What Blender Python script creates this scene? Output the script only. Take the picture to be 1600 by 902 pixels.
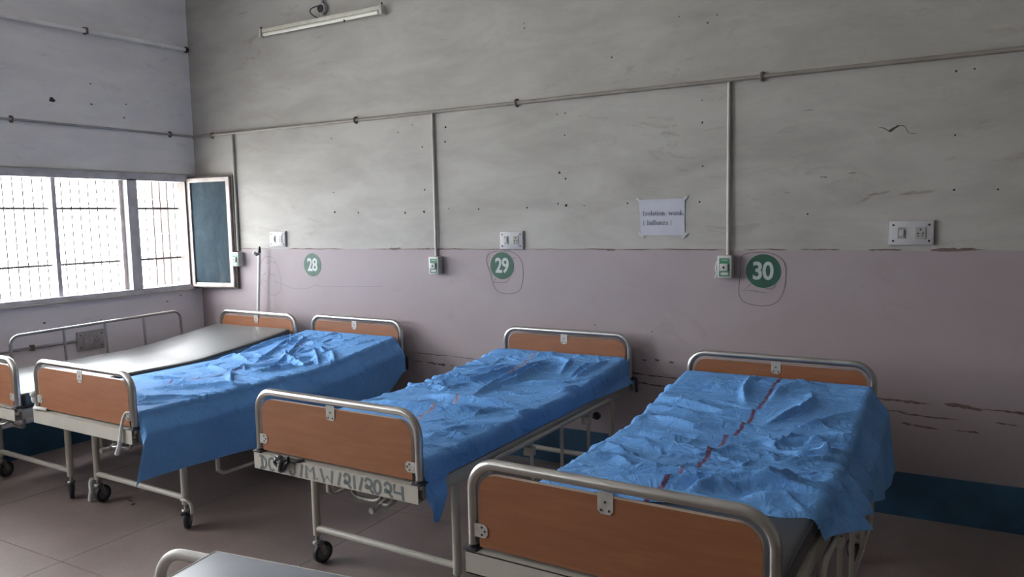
import bpy, math, random
import numpy as np
from mathutils import Vector, Matrix

sc = bpy.context.scene
for o in list(bpy.data.objects):
    bpy.data.objects.remove(o)

# ------------------------------------------------------------------ camera
F_PX = 1179.82
cam_d = bpy.data.cameras.new('camera')
cam = bpy.data.objects.new('camera', cam_d)
sc.collection.objects.link(cam)
cam_d.sensor_width = 36.0
cam_d.lens = F_PX / 1600 * 36.0
cam_d.clip_start = 0.05
R_ = Vector((0.86980222, 0.49295468, -0.0209711))
U_ = Vector((-0.02742493, 0.09074045, 0.99549688))
D_ = Vector((-0.49263777, 0.86531027, -0.09244549))
cam.matrix_world = Matrix(((R_.x, U_.x, -D_.x, 5.5955), (R_.y, U_.y, -D_.y, -4.3669),
                           (R_.z, U_.z, -D_.z, 1.6084), (0, 0, 0, 1)))
sc.camera = cam

# ------------------------------------------------------------------ daylight
world = bpy.data.worlds.new('world')
sc.world = world
world.use_nodes = True
bg = world.node_tree.nodes['Background']
bg.inputs['Color'].default_value = (0.93, 0.97, 1.0, 1)
bg.inputs['Strength'].default_value = 13.5

def portal(name, loc, rot, sx, sy):
    l = bpy.data.lights.new(name, 'AREA')
    l.shape = 'RECTANGLE'; l.size = sx; l.size_y = sy
    l.cycles.is_portal = True
    o = bpy.data.objects.new(name, l)
    o.location = loc; o.rotation_euler = rot
    sc.collection.objects.link(o)
    return o
LV = (-2.75, -4.95, 2.40, 3.15)      # unseen ventilator added over the second window, for light from above
ADDED_VENTS = [(0.9, 1.9)]  # added unseen opening in the front wall, brightens the upper walls
VZ0, VZ1 = 2.85, 3.35
# sampling portals in the window openings (they emit nothing themselves)
portal('window_portal', (-0.20, -1.2, 1.545), (0, -math.pi/2, 0), 0.89, 2.2)
portal('window_portal', (-0.20, -3.85, 1.545), (0, -math.pi/2, 0), 0.89, 2.2)

portal('window_portal', (-0.20, (LV[0]+LV[1])/2, (LV[2]+LV[3])/2), (0, -math.pi/2, 0), LV[3]-LV[2], LV[0]-LV[1])
for (a_, b_) in ADDED_VENTS:
    portal('window_portal', ((a_+b_)/2, -7.2, (VZ0+VZ1)/2), (math.pi/2, 0, 0), b_-a_, VZ1-VZ0)

vs = sc.view_settings
sc.display_settings.display_device = 'sRGB'
vs.view_transform = 'Standard'
vs.look = 'None'
vs.exposure = 1.0
vs.gamma = 1.0
vs.use_curve_mapping = False
sc.cycles.max_bounces = 12
sc.cycles.diffuse_bounces = 8
sc.cycles.sample_clamp_indirect = 8.0

PI = math.pi
rnd = random.Random(7)

# ------------------------------------------------------------------ materials
def lin(c):
    return tuple(((x/255)/12.92 if x/255 <= 0.04045 else (((x/255)+0.055)/1.055)**2.4) for x in c)

class NT:
    def __init__(s, name):
        s.m = bpy.data.materials.new(name); s.m.use_nodes = True
        s.t = s.m.node_tree; s.n = s.t.nodes; s.l = s.t.links
        s.b = s.n['Principled BSDF']
    def add(s, typ, **kw):
        nd = s.n.new(typ)
        for k, v in kw.items():
            if k in nd.inputs: nd.inputs[k].default_value = v
            else: setattr(nd, k, v)
        return nd
    def link(s, a, b): s.l.new(a, b)
    def coord(s, kind='Object', scale=(1, 1, 1)):
        tc = s.add('ShaderNodeTexCoord'); mp = s.add('ShaderNodeMapping')
        mp.inputs['Scale'].default_value = scale
        s.link(tc.outputs[kind], mp.inputs['Vector'])
        return mp.outputs['Vector']
    def noise(s, vec, scale, detail=4, rough=0.55, dist=0.0):
        nd = s.add('ShaderNodeTexNoise')
        nd.inputs['Scale'].default_value = scale; nd.inputs['Detail'].default_value = detail
        nd.inputs['Roughness'].default_value = rough; nd.inputs['Distortion'].default_value = dist
        s.link(vec, nd.inputs['Vector'])
        return nd.outputs['Fac']
    def ramp(s, fac, stops):
        nd = s.add('ShaderNodeValToRGB')
        e = nd.color_ramp.elements
        while len(e) < len(stops): e.new(0.5)
        for el, (p, c) in zip(e, stops):
            el.position = p
            el.color = (*c, 1) if len(c) == 3 else c
        s.link(fac, nd.inputs['Fac'])
        return nd.outputs['Color']
    def mix(s, fac, a, b, blend='MIX'):
        nd = s.add('ShaderNodeMix'); nd.data_type = 'RGBA'; nd.blend_type = blend
        for sock, v in ((nd.inputs['Factor'], fac), (nd.inputs['A'], a), (nd.inputs['B'], b)):
            pass
        ins = [i for i in nd.inputs if i.enabled]
        f_, a_, b_ = nd.inputs[0], nd.inputs[6], nd.inputs[7]
        for sock, v in ((f_, fac), (a_, a), (b_, b)):
            if hasattr(v, 'links'): s.link(v, sock)
            elif isinstance(v, (int, float)): sock.default_value = v
            else: sock.default_value = (*v, 1)
        return nd.outputs[2]
    def math(s, op, a, b=None):
        nd = s.add('ShaderNodeMath'); nd.operation = op
        for i, v in enumerate((a, b)):
            if v is None: continue
            if hasattr(v, 'links'): s.link(v, nd.inputs[i])
            else: nd.inputs[i].default_value = v
        return nd.outputs[0]
    def bump(s, h, strength, dist=0.01):
        nd = s.add('ShaderNodeBump'); nd.inputs['Strength'].default_value = strength
        nd.inputs['Distance'].default_value = dist
        s.link(h, nd.inputs['Height']); s.link(nd.outputs['Normal'], s.b.inputs['Normal'])
    def base(s, col):
        if hasattr(col, 'links'): s.link(col, s.b.inputs['Base Color'])
        else: s.b.inputs['Base Color'].default_value = (*col, 1)
    def set(s, **kw):
        for k, v in kw.items(): s.b.inputs[k.replace('_', ' ')].default_value = v
        return s.m

def simple(name, col, rough=0.5, metal=0.0, var=0.12, scale=14, bump=0.0, spec=0.5):
    t = NT(name)
    v = t.coord()
    n = t.noise(v, scale)
    d = tuple(max(0, c*(1-var)) for c in col); e = tuple(min(1, c*(1+var)) for c in col)
    t.base(t.ramp(n, [(0.3, d), (0.7, e)]))
    if bump: t.bump(t.noise(v, scale*6), bump, 0.002)
    t.set(Roughness=rough, Metallic=metal)
    t.b.inputs['Specular IOR Level'].default_value = spec
    return t.m

def wall_paint(name, a, b, stain, streak=(1.2, 1.2, 3.5), seed=0.0):
    t = NT(name)
    v = t.coord(scale=streak)
    n1 = t.noise(v, 1.1, 6, 0.62, 0.4)
    n2 = t.noise(v, 3.3, 8, 0.68, 0.8)
    n3 = t.noise(t.coord(scale=(0.6, 0.6, 0.6)), 1.3, 3, 0.5)
    c = t.ramp(n1, [(0.30, b), (0.62, a)])
    f = t.ramp(n2, [(0.56, (0, 0, 0)), (0.74, (1, 1, 1))])
    f2 = t.math('MULTIPLY', f, t.ramp(n3, [(0.40, (0, 0, 0)), (0.62, (0.75, 0.75, 0.75))]))
    c = t.mix(f2, c, stain)
    n4 = t.noise(t.coord(), 55, 3, 0.6)
    c = t.mix(t.ramp(n4, [(0.66, (0, 0, 0)), (0.80, (0.35, 0.35, 0.35))]), c, tuple(x*0.6 for x in stain))
    t.base(c)
    t.bump(t.noise(t.coord(), 9, 8, 0.7), 0.25, 0.006)
    t.set(Roughness=0.62)
    t.b.inputs['Specular IOR Level'].default_value = 0.35
    return t.m

M = {}
M['wall_upper'] = wall_paint('wall_upper_paint', (0.385, 0.37, 0.342), (0.295, 0.277, 0.256), (0.215, 0.175, 0.145))
M['wall_left'] = wall_paint('wall_left_paint', (0.80, 0.78, 0.785), (0.68, 0.66, 0.67), (0.48, 0.45, 0.44))
M['dado'] = wall_paint('dado_mauve_paint', (0.335, 0.285, 0.298), (0.305, 0.255, 0.268), (0.265, 0.215, 0.222), (1, 1, 1.4))
M['dado_left'] = wall_paint('dado_grey_lilac_paint', (0.82, 0.77, 0.82), (0.75, 0.70, 0.75), (0.55, 0.50, 0.53), (1, 1, 1.4))
M['ceiling'] = wall_paint('ceiling_paint', (0.78, 0.77, 0.75), (0.72, 0.71, 0.69), (0.6, 0.58, 0.55))
M['skirting'] = simple('skirting_blue_paint', (0.024, 0.080, 0.150), 0.45, var=0.25, scale=5, bump=0.1)
M['ivory'] = None
def ivory():
    t = NT('ivory_enamel')
    v = t.coord()
    c = t.ramp(t.noise(v, 5, 4), [(0.3, (0.37, 0.345, 0.30)), (0.7, (0.46, 0.435, 0.38))])
    f = t.ramp(t.noise(v, 38, 5, 0.6), [(0.69, (0, 0, 0)), (0.73, (1, 1, 1))])
    c = t.mix(f, c, (0.12, 0.085, 0.06))
    t.base(c)
    return t.set(Roughness=0.38)
M['ivory'] = ivory()
def steel():
    t = NT('stainless_steel_tube')
    v = t.coord()
    t.base(t.ramp(t.noise(v, 4, 2), [(0.3, (0.42, 0.40, 0.375)), (0.7, (0.54, 0.52, 0.49))]))
    r = t.add('ShaderNodeMapRange')
    t.link(t.noise(v, 3, 2), r.inputs['Value'])
    r.inputs['To Min'].default_value = 0.26; r.inputs['To Max'].default_value = 0.36
    t.link(r.outputs['Result'], t.b.inputs['Roughness'])
    return t.set(Metallic=1.0)
M['steel'] = steel()
def laminate():
    t = NT('beech_laminate')
    v = t.coord(scale=(1.0, 1.0, 9.0))
    n = t.noise(v, 3.2, 5, 0.6, 0.6)
    c = t.ramp(n, [(0.28, (0.225, 0.083, 0.035)), (0.55, (0.27, 0.105, 0.046)), (0.75, (0.30, 0.122, 0.054))])
    g = t.noise(t.coord(scale=(4, 4, 120)), 2.0, 3)
    c = t.mix(t.ramp(g, [(0.45, (0, 0, 0)), (0.75, (0.3, 0.3, 0.3))]), c, (0.18, 0.07, 0.03))
    t.base(c)
    return t.set(Roughness=0.42)
M['laminate'] = laminate()
M['edge_band'] = simple('pale_edge_band', (0.62, 0.47, 0.36), 0.5)
M['bracket'] = simple('zinc_bracket', (0.47, 0.445, 0.41), 0.45, 0.35, var=0.15, scale=40)
M['screw'] = simple('dark_screw', (0.05, 0.045, 0.04), 0.5, 0.6)
M['black_rubber'] = simple('black_rubber', (0.018, 0.018, 0.022), 0.55, var=0.3)
M['black_plastic'] = simple('black_plastic', (0.012, 0.012, 0.016), 0.3, var=0.3)
M['castor_metal'] = simple('castor_steel', (0.30, 0.29, 0.27), 0.4, 0.8, var=0.3, scale=40)
M['hub'] = simple('castor_hub_grey', (0.10, 0.10, 0.10), 0.5)
def rexine():
    t = NT('black_rexine')
    v = t.coord()
    t.base(t.ramp(t.noise(v, 6, 4), [(0.3, (0.012, 0.012, 0.014)), (0.7, (0.022, 0.022, 0.025))]))
    n = t.noise(t.coord(scale=(2.5, 1, 1)), 7, 5, 0.6, 0.5)
    t.bump(n, 0.22, 0.006)
    r = t.add('ShaderNodeMapRange')
    t.link(t.noise(v, 4, 4), r.inputs['Value'])
    r.inputs['To Min'].default_value = 0.42; r.inputs['To Max'].default_value = 0.54
    t.link(r.outputs['Result'], t.b.inputs['Roughness'])
    t.b.inputs['Specular IOR Level'].default_value = 0.25
    t.b.inputs['Coat Weight'].default_value = 1.0
    t.b.inputs['Coat Roughness'].default_value = 0.43
    t.b.inputs['Coat IOR'].default_value = 1.72
    return t.m
M['rexine'] = rexine()
def cloth(name, base, stripe_cols, width, fade=0.45):
    t = NT(name)
    v = t.coord()
    n = t.noise(v, 3.5, 5, 0.6)
    c = t.ramp(n, [(0.3, tuple(x*0.90 for x in base)), (0.7, tuple(min(1, x*1.08) for x in base))])
    uv = t.add('ShaderNodeUVMap'); uv.uv_map = 'stripe'
    sp = t.add('ShaderNodeSeparateXYZ'); t.link(uv.outputs['UV'], sp.inputs['Vector'])
    wob = t.math('MULTIPLY', t.math('SUBTRACT', t.noise(v, 9, 3), 0.5), 0.022)
    dist = t.math('ABSOLUTE', t.math('ADD', sp.outputs['X'], wob))
    m = t.add('ShaderNodeMapRange'); t.link(dist, m.inputs['Value'])
    m.inputs['From Min'].default_value = width; m.inputs['From Max'].default_value = width*0.55
    brk = t.ramp(t.noise(v, 22, 4, 0.6), [(fade-0.12, (0.4, 0.4, 0.4)), (fade+0.15, (0.85, 0.85, 0.85))])
    f = t.math('MULTIPLY', m.outputs['Result'], brk)
    sc_ = t.ramp(t.noise(v, 30, 2), [(0.40, stripe_cols[0]), (0.60, stripe_cols[1])])
    t.base(t.mix(f, c, sc_))
    # fine crumple relief: ridged noise
    n1 = t.noise(t.coord(scale=(1.0, 1.7, 1.0)), 9, 6, 0.62, 1.2)
    rid = t.math('ABSOLUTE', t.math('SUBTRACT', n1, 0.5))
    n2 = t.noise(t.coord(scale=(1.0, 1.4, 1.0)), 24, 4, 0.6, 0.8)
    rid2 = t.math('ABSOLUTE', t.math('SUBTRACT', n2, 0.5))
    hgt = t.math('ADD', rid, t.math('MULTIPLY', rid2, 0.35))
    t.bump(t.math('MULTIPLY', hgt, -1.0), 0.85, 0.030)
    t.set(Roughness=0.72)
    t.b.inputs['Specular IOR Level'].default_value = 0.15
    return t.m
BLUE = (0.155, 0.375, 0.76)
M['sheet_a'] = cloth('blue_sheet_crumpled', BLUE, ((0.20, 0.06, 0.10), (0.40, 0.26, 0.32)), 0.008, 0.5)
M['sheet_b'] = cloth('blue_sheet_seamed', BLUE, ((0.30, 0.15, 0.14), (0.44, 0.36, 0.38)), 0.012, 0.36)
M['sheet_c'] = cloth('blue_sheet_red_line', (0.155, 0.37, 0.75), ((0.17, 0.04, 0.065), (0.22, 0.085, 0.095)), 0.011, 0.36)
def floor_mat():
    t = NT('terrazzo_floor')
    v = t.coord('Object')
    geo = t.add('ShaderNodeNewGeometry')
    n1 = t.add('ShaderNodeTexNoise'); n1.inputs['Scale'].default_value = 1.6; n1.inputs['Detail'].default_value = 7
    n1.inputs['Roughness'].default_value = 0.65; t.link(geo.outputs['Position'], n1.inputs['Vector'])
    c = t.ramp(n1.outputs['Fac'], [(0.30, (0.165, 0.122, 0.109)), (0.55, (0.235, 0.182, 0.165)), (0.78, (0.30, 0.243, 0.222))])
    n2 = t.add('ShaderNodeTexVoronoi'); n2.inputs['Scale'].default_value = 95
    t.link(geo.outputs['Position'], n2.inputs['Vector'])
    c = t.mix(0.10, c, n2.outputs['Color'], 'OVERLAY')
    t.base(c)
    n3 = t.add('ShaderNodeTexNoise'); n3.inputs['Scale'].default_value = 3.2; n3.inputs['Detail'].default_value = 6
    t.link(geo.outputs['Position'], n3.inputs['Vector'])
    r = t.add('ShaderNodeMapRange'); t.link(n3.outputs['Fac'], r.inputs['Value'])
    r.inputs['From Min'].default_value = 0.3; r.inputs['From Max'].default_value = 0.7
    r.inputs['To Min'].default_value = 0.36; r.inputs['To Max'].default_value = 0.46
    t.link(r.outputs['Result'], t.b.inputs['Roughness'])
    t.bump(n3.outputs['Fac'], 0.05, 0.004)
    t.b.inputs['Specular IOR Level'].default_value = 1.0
    t.b.inputs['IOR'].default_value = 1.6
    return t.m
M['floor'] = floor_mat()
M['joint'] = simple('floor_joint_grime', (0.05, 0.038, 0.034), 0.8)
M['frame_paint'] = simple('window_frame_paint', (0.52, 0.50, 0.53), 0.5, var=0.2, scale=8, bump=0.1)
M['sash_paint'] = simple('sash_cream_paint', (0.50, 0.44, 0.41), 0.5, var=0.25, scale=14, bump=0.15)
M['sash_dark'] = simple('sash_edge_shaded', (0.12, 0.095, 0.085), 0.6, var=0.3)  # dark of the shutter's outer edge: shadow put into the colour
M['bar'] = simple('window_bar_iron', (0.075, 0.066, 0.066), 0.55, 0.2, var=0.25, scale=30)
def filmglass():
    t = NT('blue_filmed_glass')
    v = t.coord(scale=(1, 1, 0.6))
    n = t.noise(v, 5, 7, 0.7, 0.4)
    t.base(t.ramp(n, [(0.28, (0.024, 0.038, 0.050)), (0.55, (0.040, 0.058, 0.072)), (0.8, (0.080, 0.096, 0.104))]))
    t.set(Roughness=0.7)
    t.b.inputs['Specular IOR Level'].default_value = 0.04
    return t.m
M['film_glass'] = filmglass()
M['pier'] = simple('brick_pier_paint', (0.095, 0.052, 0.042), 0.8, var=0.25, scale=12)
M['outside_ground'] = simple('outside_ground', (0.68, 0.66, 0.62), 0.9)
M['pvc'] = simple('cream_pvc', (0.40, 0.375, 0.335), 0.45, var=0.12, scale=6)
M['pvc_white'] = simple('white_pvc', (0.78, 0.77, 0.76), 0.42, var=0.12, scale=5)
M['conduit_paint'] = simple('overpainted_conduit', (0.25, 0.222, 0.197), 0.55, var=0.2, scale=5)
M['conduit_grey'] = simple('overpainted_grey_conduit', (0.33, 0.32, 0.325), 0.55, var=0.2, scale=5)
M['rust'] = simple('rusty_clamp', (0.17, 0.125, 0.105), 0.75, var=0.4, scale=50)
M['dark_hole'] = simple('dark_hole', (0.016, 0.013, 0.012), 0.9)
M['plate'] = simple('switch_plate', (0.42, 0.415, 0.43), 0.4, var=0.07)
M['plate_painted'] = simple('overpainted_plate', (0.36, 0.335, 0.345), 0.55, var=0.15)
M['switch'] = simple('switch_module', (0.28, 0.265, 0.245), 0.4, var=0.1)
M['call_box'] = simple('call_box_plastic', (0.45, 0.45, 0.43), 0.4, var=0.06)
M['call_green'] = simple('call_box_green', (0.045, 0.19, 0.10), 0.5, var=0.12)
M['sign_green'] = simple('sign_green_paint', (0.014, 0.080, 0.046), 0.55, var=0.18)
M['sign_white'] = simple('sign_white_paint', (0.42, 0.45, 0.44), 0.55, var=0.06)
M['paper'] = simple('printer_paper', (0.44, 0.44, 0.51), 0.7, var=0.04, bump=0.05)
M['ink'] = simple('black_ink', (0.03, 0.03, 0.04), 0.7)
M['pen'] = simple('pen_line', (0.08, 0.055, 0.062), 0.8)
M['pencil'] = simple('faint_pencil_line', (0.20, 0.17, 0.19), 0.8)
M['scuff'] = simple('scuffed_plaster', (0.075, 0.05, 0.044), 0.85, var=0.35, scale=40)
M['scuff_light'] = simple('bare_plaster', (0.135, 0.098, 0.088), 0.85, var=0.25, scale=40)
M['crack'] = simple('crack_dark', (0.06, 0.05, 0.04), 0.9)  # dark line colour of the plaster crack
M['lettering'] = simple('grey_green_lettering', (0.13, 0.15, 0.15), 0.55, var=0.15)
M['tube_lamp'] = simple('fluorescent_tube_glass', (0.68, 0.67, 0.58), 0.25, var=0.03)
M['batten'] = simple('batten_cream', (0.56, 0.54, 0.46), 0.4, var=0.1)
M['bandage'] = simple('white_gauze', (0.60, 0.60, 0.60), 0.85, var=0.1, bump=0.3, scale=40)
M['table_top'] = simple('grey_laminate_top', (0.20, 0.215, 0.245), 0.38, var=0.10, scale=4)
M['table_edge'] = simple('pale_metal_edge', (0.55, 0.53, 0.50), 0.4, 0.3)
M['tube_white'] = simple('chipped_white_tube', (0.55, 0.52, 0.49), 0.42, var=0.15, scale=10)
M['iv_white'] = simple('white_iv_tube', (0.68, 0.67, 0.64), 0.4, var=0.06)

# ------------------------------------------------------------------ mesh helpers
C = sc.collection
class MB:
    def __init__(s): s.v = []; s.f = []; s.mi = []; s.cur = 0
    def quad(s, *ids): s.f.append(ids); s.mi.append(s.cur)
    def box(s, x0, x1, y0, y1, z0, z1, bev=0.0):
        if bev > 0:
            return s.bbox(x0, x1, y0, y1, z0, z1, bev)
        b = len(s.v)
        s.v += [(x, y, z) for z in (z0, z1) for y in (y0, y1) for x in (x0, x1)]
        for q in ((0,2,3,1),(4,5,7,6),(0,1,5,4),(2,6,7,3),(0,4,6,2),(1,3,7,5)):
            s.quad(*[b+i for i in q])
        return s
    def bbox(s, x0, x1, y0, y1, z0, z1, r):
        # box with chamfered edges
        import bmesh
        bm = bmesh.new()
        bmesh.ops.create_cube(bm, size=1)
        for v in bm.verts:
            v.co = ((x0+x1)/2+v.co.x*(x1-x0), (y0+y1)/2+v.co.y*(y1-y0), (z0+z1)/2+v.co.z*(z1-z0))
        bmesh.ops.bevel(bm, geom=list(bm.edges), offset=r, segments=2, affect='EDGES', profile=0.5)
        s.frombm(bm); bm.free()
        return s
    def frombm(s, bm):
        b = len(s.v)
        bm.verts.ensure_lookup_table(); bm.verts.index_update()
        s.v += [tuple(v.co) for v in bm.verts]
        for f in bm.faces: s.quad(*[b+v.index for v in f.verts])
    def tube(s, pts, r, n=12, cap=True, radii=None):
        pts = [Vector(p) for p in pts]
        b = len(s.v)
        t0 = (pts[1]-pts[0]).normalized()
        ref = Vector((0,0,1)) if abs(t0.z) < 0.9 else Vector((1,0,0))
        nx = t0.cross(ref).normalized()
        for i, p in enumerate(pts):
            if i == 0: t = pts[1]-pts[0]
            elif i == len(pts)-1: t = pts[-1]-pts[-2]
            else: t = (pts[i+1]-p).normalized()+(p-pts[i-1]).normalized()
            t = t.normalized()
            nx = (nx - t*nx.dot(t)).normalized(); ny = t.cross(nx)
            rr = radii[i] if radii else r
            for k in range(n):
                a = 2*PI*k/n
                s.v.append(tuple(p+nx*(rr*math.cos(a))+ny*(rr*math.sin(a))))
        for i in range(len(pts)-1):
            for k in range(n):
                a0 = b+i*n+k; a1 = b+i*n+(k+1) % n
                s.quad(a0, a1, a1+n, a0+n)
        if cap:
            s.quad(*[b+k for k in range(n)][::-1]); s.quad(*[b+(len(pts)-1)*n+k for k in range(n)])
        return s
    def lathe(s, prof, centre, axis='z', n=20):
        # prof: (r, h) list
        b = len(s.v); c = Vector(centre)
        for (r, h) in prof:
            for k in range(n):
                a = 2*PI*k/n; x, y = r*math.cos(a), r*math.sin(a)
                p = {'z': (x, y, h), 'x': (h, x, y), 'y': (y, h, x)}[axis]
                s.v.append(tuple(c+Vector(p)))
        for i in range(len(prof)-1):
            for k in range(n):
                a0 = b+i*n+k; a1 = b+i*n+(k+1) % n
                s.quad(a0, a1, a1+n, a0+n)
        s.quad(*[b+k for k in range(n)][::-1]); s.quad(*[b+(len(prof)-1)*n+k for k in range(n)])
        return s
    def prism(s, poly, a, b, plane='xz'):
        # poly of 2-D points extruded between a and b along the third axis
        def P(p, q):
            return {'xz': (p[0], q, p[1]), 'yz': (q, p[0], p[1]), 'xy': (p[0], p[1], q)}[plane]
        n = len(poly); o = len(s.v)
        s.v += [P(p, a) for p in poly]+[P(p, b) for p in poly]
        s.quad(*[o+i for i in range(n)]); s.quad(*[o+n+i for i in range(n)][::-1])
        for i in range(n):
            j = (i+1) % n
            s.quad(o+i, o+n+i, o+n+j, o+j)
        return s
    def ribbon(s, pts, w, off, plane='xz', closed=False, thick=0.0006):
        # a flat drawn line of width w on the plane, at third coordinate off
        if closed: pts = list(pts)+[pts[0]]
        def P(x, y, q): return {'xz': (x, q, y), 'yz': (q, x, y)}[plane]
        ws = w if isinstance(w, (list, tuple)) else [w]*len(pts)
        L = []
        for i, p in enumerate(pts):
            a = pts[max(0, i-1)]; c = pts[min(len(pts)-1, i+1)]
            dx, dy = c[0]-a[0], c[1]-a[1]; d = math.hypot(dx, dy) or 1
            L.append((p[0]-dy/d*ws[i]/2, p[1]+dx/d*ws[i]/2, p[0]+dy/d*ws[i]/2, p[1]-dx/d*ws[i]/2))
        o = len(s.v)
        for l in L: s.v += [P(l[0], l[1], off), P(l[2], l[3], off)]
        for i in range(len(L)-1):
            s.quad(o+2*i, o+2*i+1, o+2*i+3, o+2*i+2)
        return s
    def build(s, name, mat, parent=None, smooth=True, recalc=True, loc=None, angle=40):
        me = bpy.data.meshes.new(name)
        me.from_pydata(s.v, [], s.f)
        mats = mat if isinstance(mat, (list, tuple)) else [mat]
        for m in mats: me.materials.append(m)
        if len(mats) > 1: me.polygons.foreach_set('material_index', s.mi)
        if recalc:
            import bmesh
            bm = bmesh.new(); bm.from_mesh(me)
            bmesh.ops.recalc_face_normals(bm, faces=bm.faces); bm.to_mesh(me); bm.free()
        if smooth:
            me.polygons.foreach_set('use_smooth', [True]*len(me.polygons))
            me.set_sharp_from_angle(angle=math.radians(angle))
        me.update()
        o = bpy.data.objects.new(name, me)
        C.objects.link(o)
        if parent is not None: o.parent = parent
        if loc is not None: o.location = loc
        return o

def tag(o, label=None, cat=None, group=None, kind=None):
    if label: o['label'] = label
    if cat: o['category'] = cat
    if group: o['group'] = group
    if kind: o['kind'] = kind
    return o
def empty(name, loc=(0, 0, 0), rz=0.0):
    o = bpy.data.objects.new(name, None); C.objects.link(o)
    o.location = loc; o.rotation_euler = (0, 0, rz); o.empty_display_size = 0.1
    return o
def arc(cx, cy, r, a0, a1, n=8):
    return [(cx+r*math.cos(math.radians(a0+(a1-a0)*i/n)), cy+r*math.sin(math.radians(a0+(a1-a0)*i/n))) for i in range(n+1)]
def smooth_path(pts, n=6, closed=False):
    P = [Vector((*p, 0)) if len(p) == 2 else Vector(p) for p in pts]
    out = []
    N = len(P)
    rng = range(N if closed else N-1)
    for i in rng:
        p0 = P[(i-1) % N] if closed or i > 0 else P[0]
        p1 = P[i]; p2 = P[(i+1) % N]
        p3 = P[(i+2) % N] if closed or i+2 < N else P[-1]
        for k in range(n):
            t = k/n
            out.append(0.5*((2*p1)+(p2-p0)*t+(2*p0-5*p1+4*p2-p3)*t*t+(3*p1-p0-3*p2+p3)*t**3))
    if not closed: out.append(P[-1])
    if len(pts[0]) == 2: return [(p.x, p.y) for p in out]
    return [tuple(p) for p in out]

# ================================================================== THE ROOM
RX, RY, RZ = 9.5, -7.0, 4.0
TH = 0.23
def struct(o): o['kind'] = 'structure'; return o

# floor: slab with cast terrazzo panels
fl = struct(MB().box(-0.05, RX, RY, 0.05, -0.12, -0.004).build('floor', M['joint'], smooth=False))
xs = [-0.15, 0.86, 1.935, 3.01, 4.085, 5.16, 6.235, 7.31, 8.385, 9.46]
ys = [0.08, -1.16, -2.40, -3.64, -4.88, -6.12, -6.98]
for i in range(len(xs)-1):
    for j in range(len(ys)-1):
        g = 0.0022
        MB().box(max(0, xs[i])+g, xs[i+1]-g, ys[j+1]+g, min(0, ys[j])-g, -0.03, 0.0).build('floor_panel', M['floor'], fl, smooth=False)
struct(MB().box(-TH, RX+TH, RY-TH, TH, RZ, RZ+0.15).build('ceiling', M['ceiling'], smooth=False))

# main wall
wb = struct(MB().box(-TH, RX+TH, 0, TH, -0.1, RZ).build('wall_back', M['wall_upper'], smooth=False))
ZP = 1.402
def band(name, mat, axis, a0, a1, z0, ztop, off, parent, jit=0.0015, seed=1, step=0.03):
    r = random.Random(seed); m = MB(); n = int(abs(a1-a0)/step)
    pts = []
    drift = 0
    for i in range(n+1):
        a = a0+(a1-a0)*i/n
        drift = 0.85*drift+r.uniform(-jit, jit)
        pts.append((a, ztop+drift))
    poly = [(a1, z0), (a0, z0)]+pts
    if axis == 'x':
        m.prism(poly, -off, 0.0, 'xz')
    else:
        m.prism(poly, 0.0, off, 'yz')
    return m.build(name, mat, parent, smooth=False)
band('painted_dado', M['dado'], 'x', 0, RX, 0.2, ZP, 0.004, wb, seed=3)
struct(MB().box(0.0, RX, -0.014, 0, 0.0, 0.236).build('baseboard_back', M['skirting'], smooth=False))
# dirt ledge along the top of the dado
dl = MB(); r = random.Random(5)
x = 0.35
while x < 9.0:
    L = r.uniform(0.15, 0.7); n = 8
    pts = [(x+L*i/n, ZP+0.003+r.uniform(-0.002, 0.003)) for i in range(n+1)]
    ws = [r.uniform(0.002, 0.008)*(0.3 if i in (0, n) else 1) for i in range(n+1)]
    dl.ribbon(pts, ws, -0.0052, 'xz')
    x += L+r.uniform(-0.02, 0.25)
dl.build('dado_edge_grime', M['scuff_light'], wb, smooth=False)

# window wall: the visible window opening, plus unseen ones added for daylight
WZ0, WZ1 = 1.10, 1.985
wins = [(-0.10, -2.30), (-2.75, -4.95)]  # the second opening is unseen, added to let in more light
m = MB()
m.box(-TH, 0, RY-TH, 0.0, -0.1, WZ0)
m.box(-TH, 0, RY-TH, 0.0, WZ1, LV[2]); m.box(-TH, 0, RY-TH, 0.0, LV[3], RZ)
m.box(-TH, 0, LV[0], 0.0, LV[2], LV[3]); m.box(-TH, 0, RY-TH, LV[1], LV[2], LV[3])
m.box(-TH, 0, -0.10, 0.0, WZ0, WZ1)
m.box(-TH, 0, -2.75, -2.30, WZ0, WZ1)
m.box(-TH, 0, RY-TH, -4.95, WZ0, WZ1)
wl = struct(m.build('wall_left', M['wall_left'], smooth=False))
band('painted_dado', M['dado_left'], 'y', RY, -0.004, 0.2, 1.066, 0.004, wl, seed=9)
struct(MB().box(0, 0.014, RY, -0.014, 0, 0.236).build('baseboard_left', M['skirting'], smooth=False))
# front wall (behind the camera) and the far end wall
m = MB()
m.box(0, RX, RY-TH, RY, -0.1, VZ0); m.box(0, RX, RY-TH, RY, VZ1, RZ)
e_ = [0]+[q for ab in ADDED_VENTS for q in ab]+[RX]
for a_, b_ in zip(e_[::2], e_[1::2]): m.box(a_, b_, RY-TH, RY, VZ0, VZ1)
struct(m.build('wall_front', M['wall_upper'], smooth=False))
struct(MB().box(RX, RX+TH, RY-TH, 0, -0.1, RZ).build('wall_right', M['wall_upper'], smooth=False))

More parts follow.
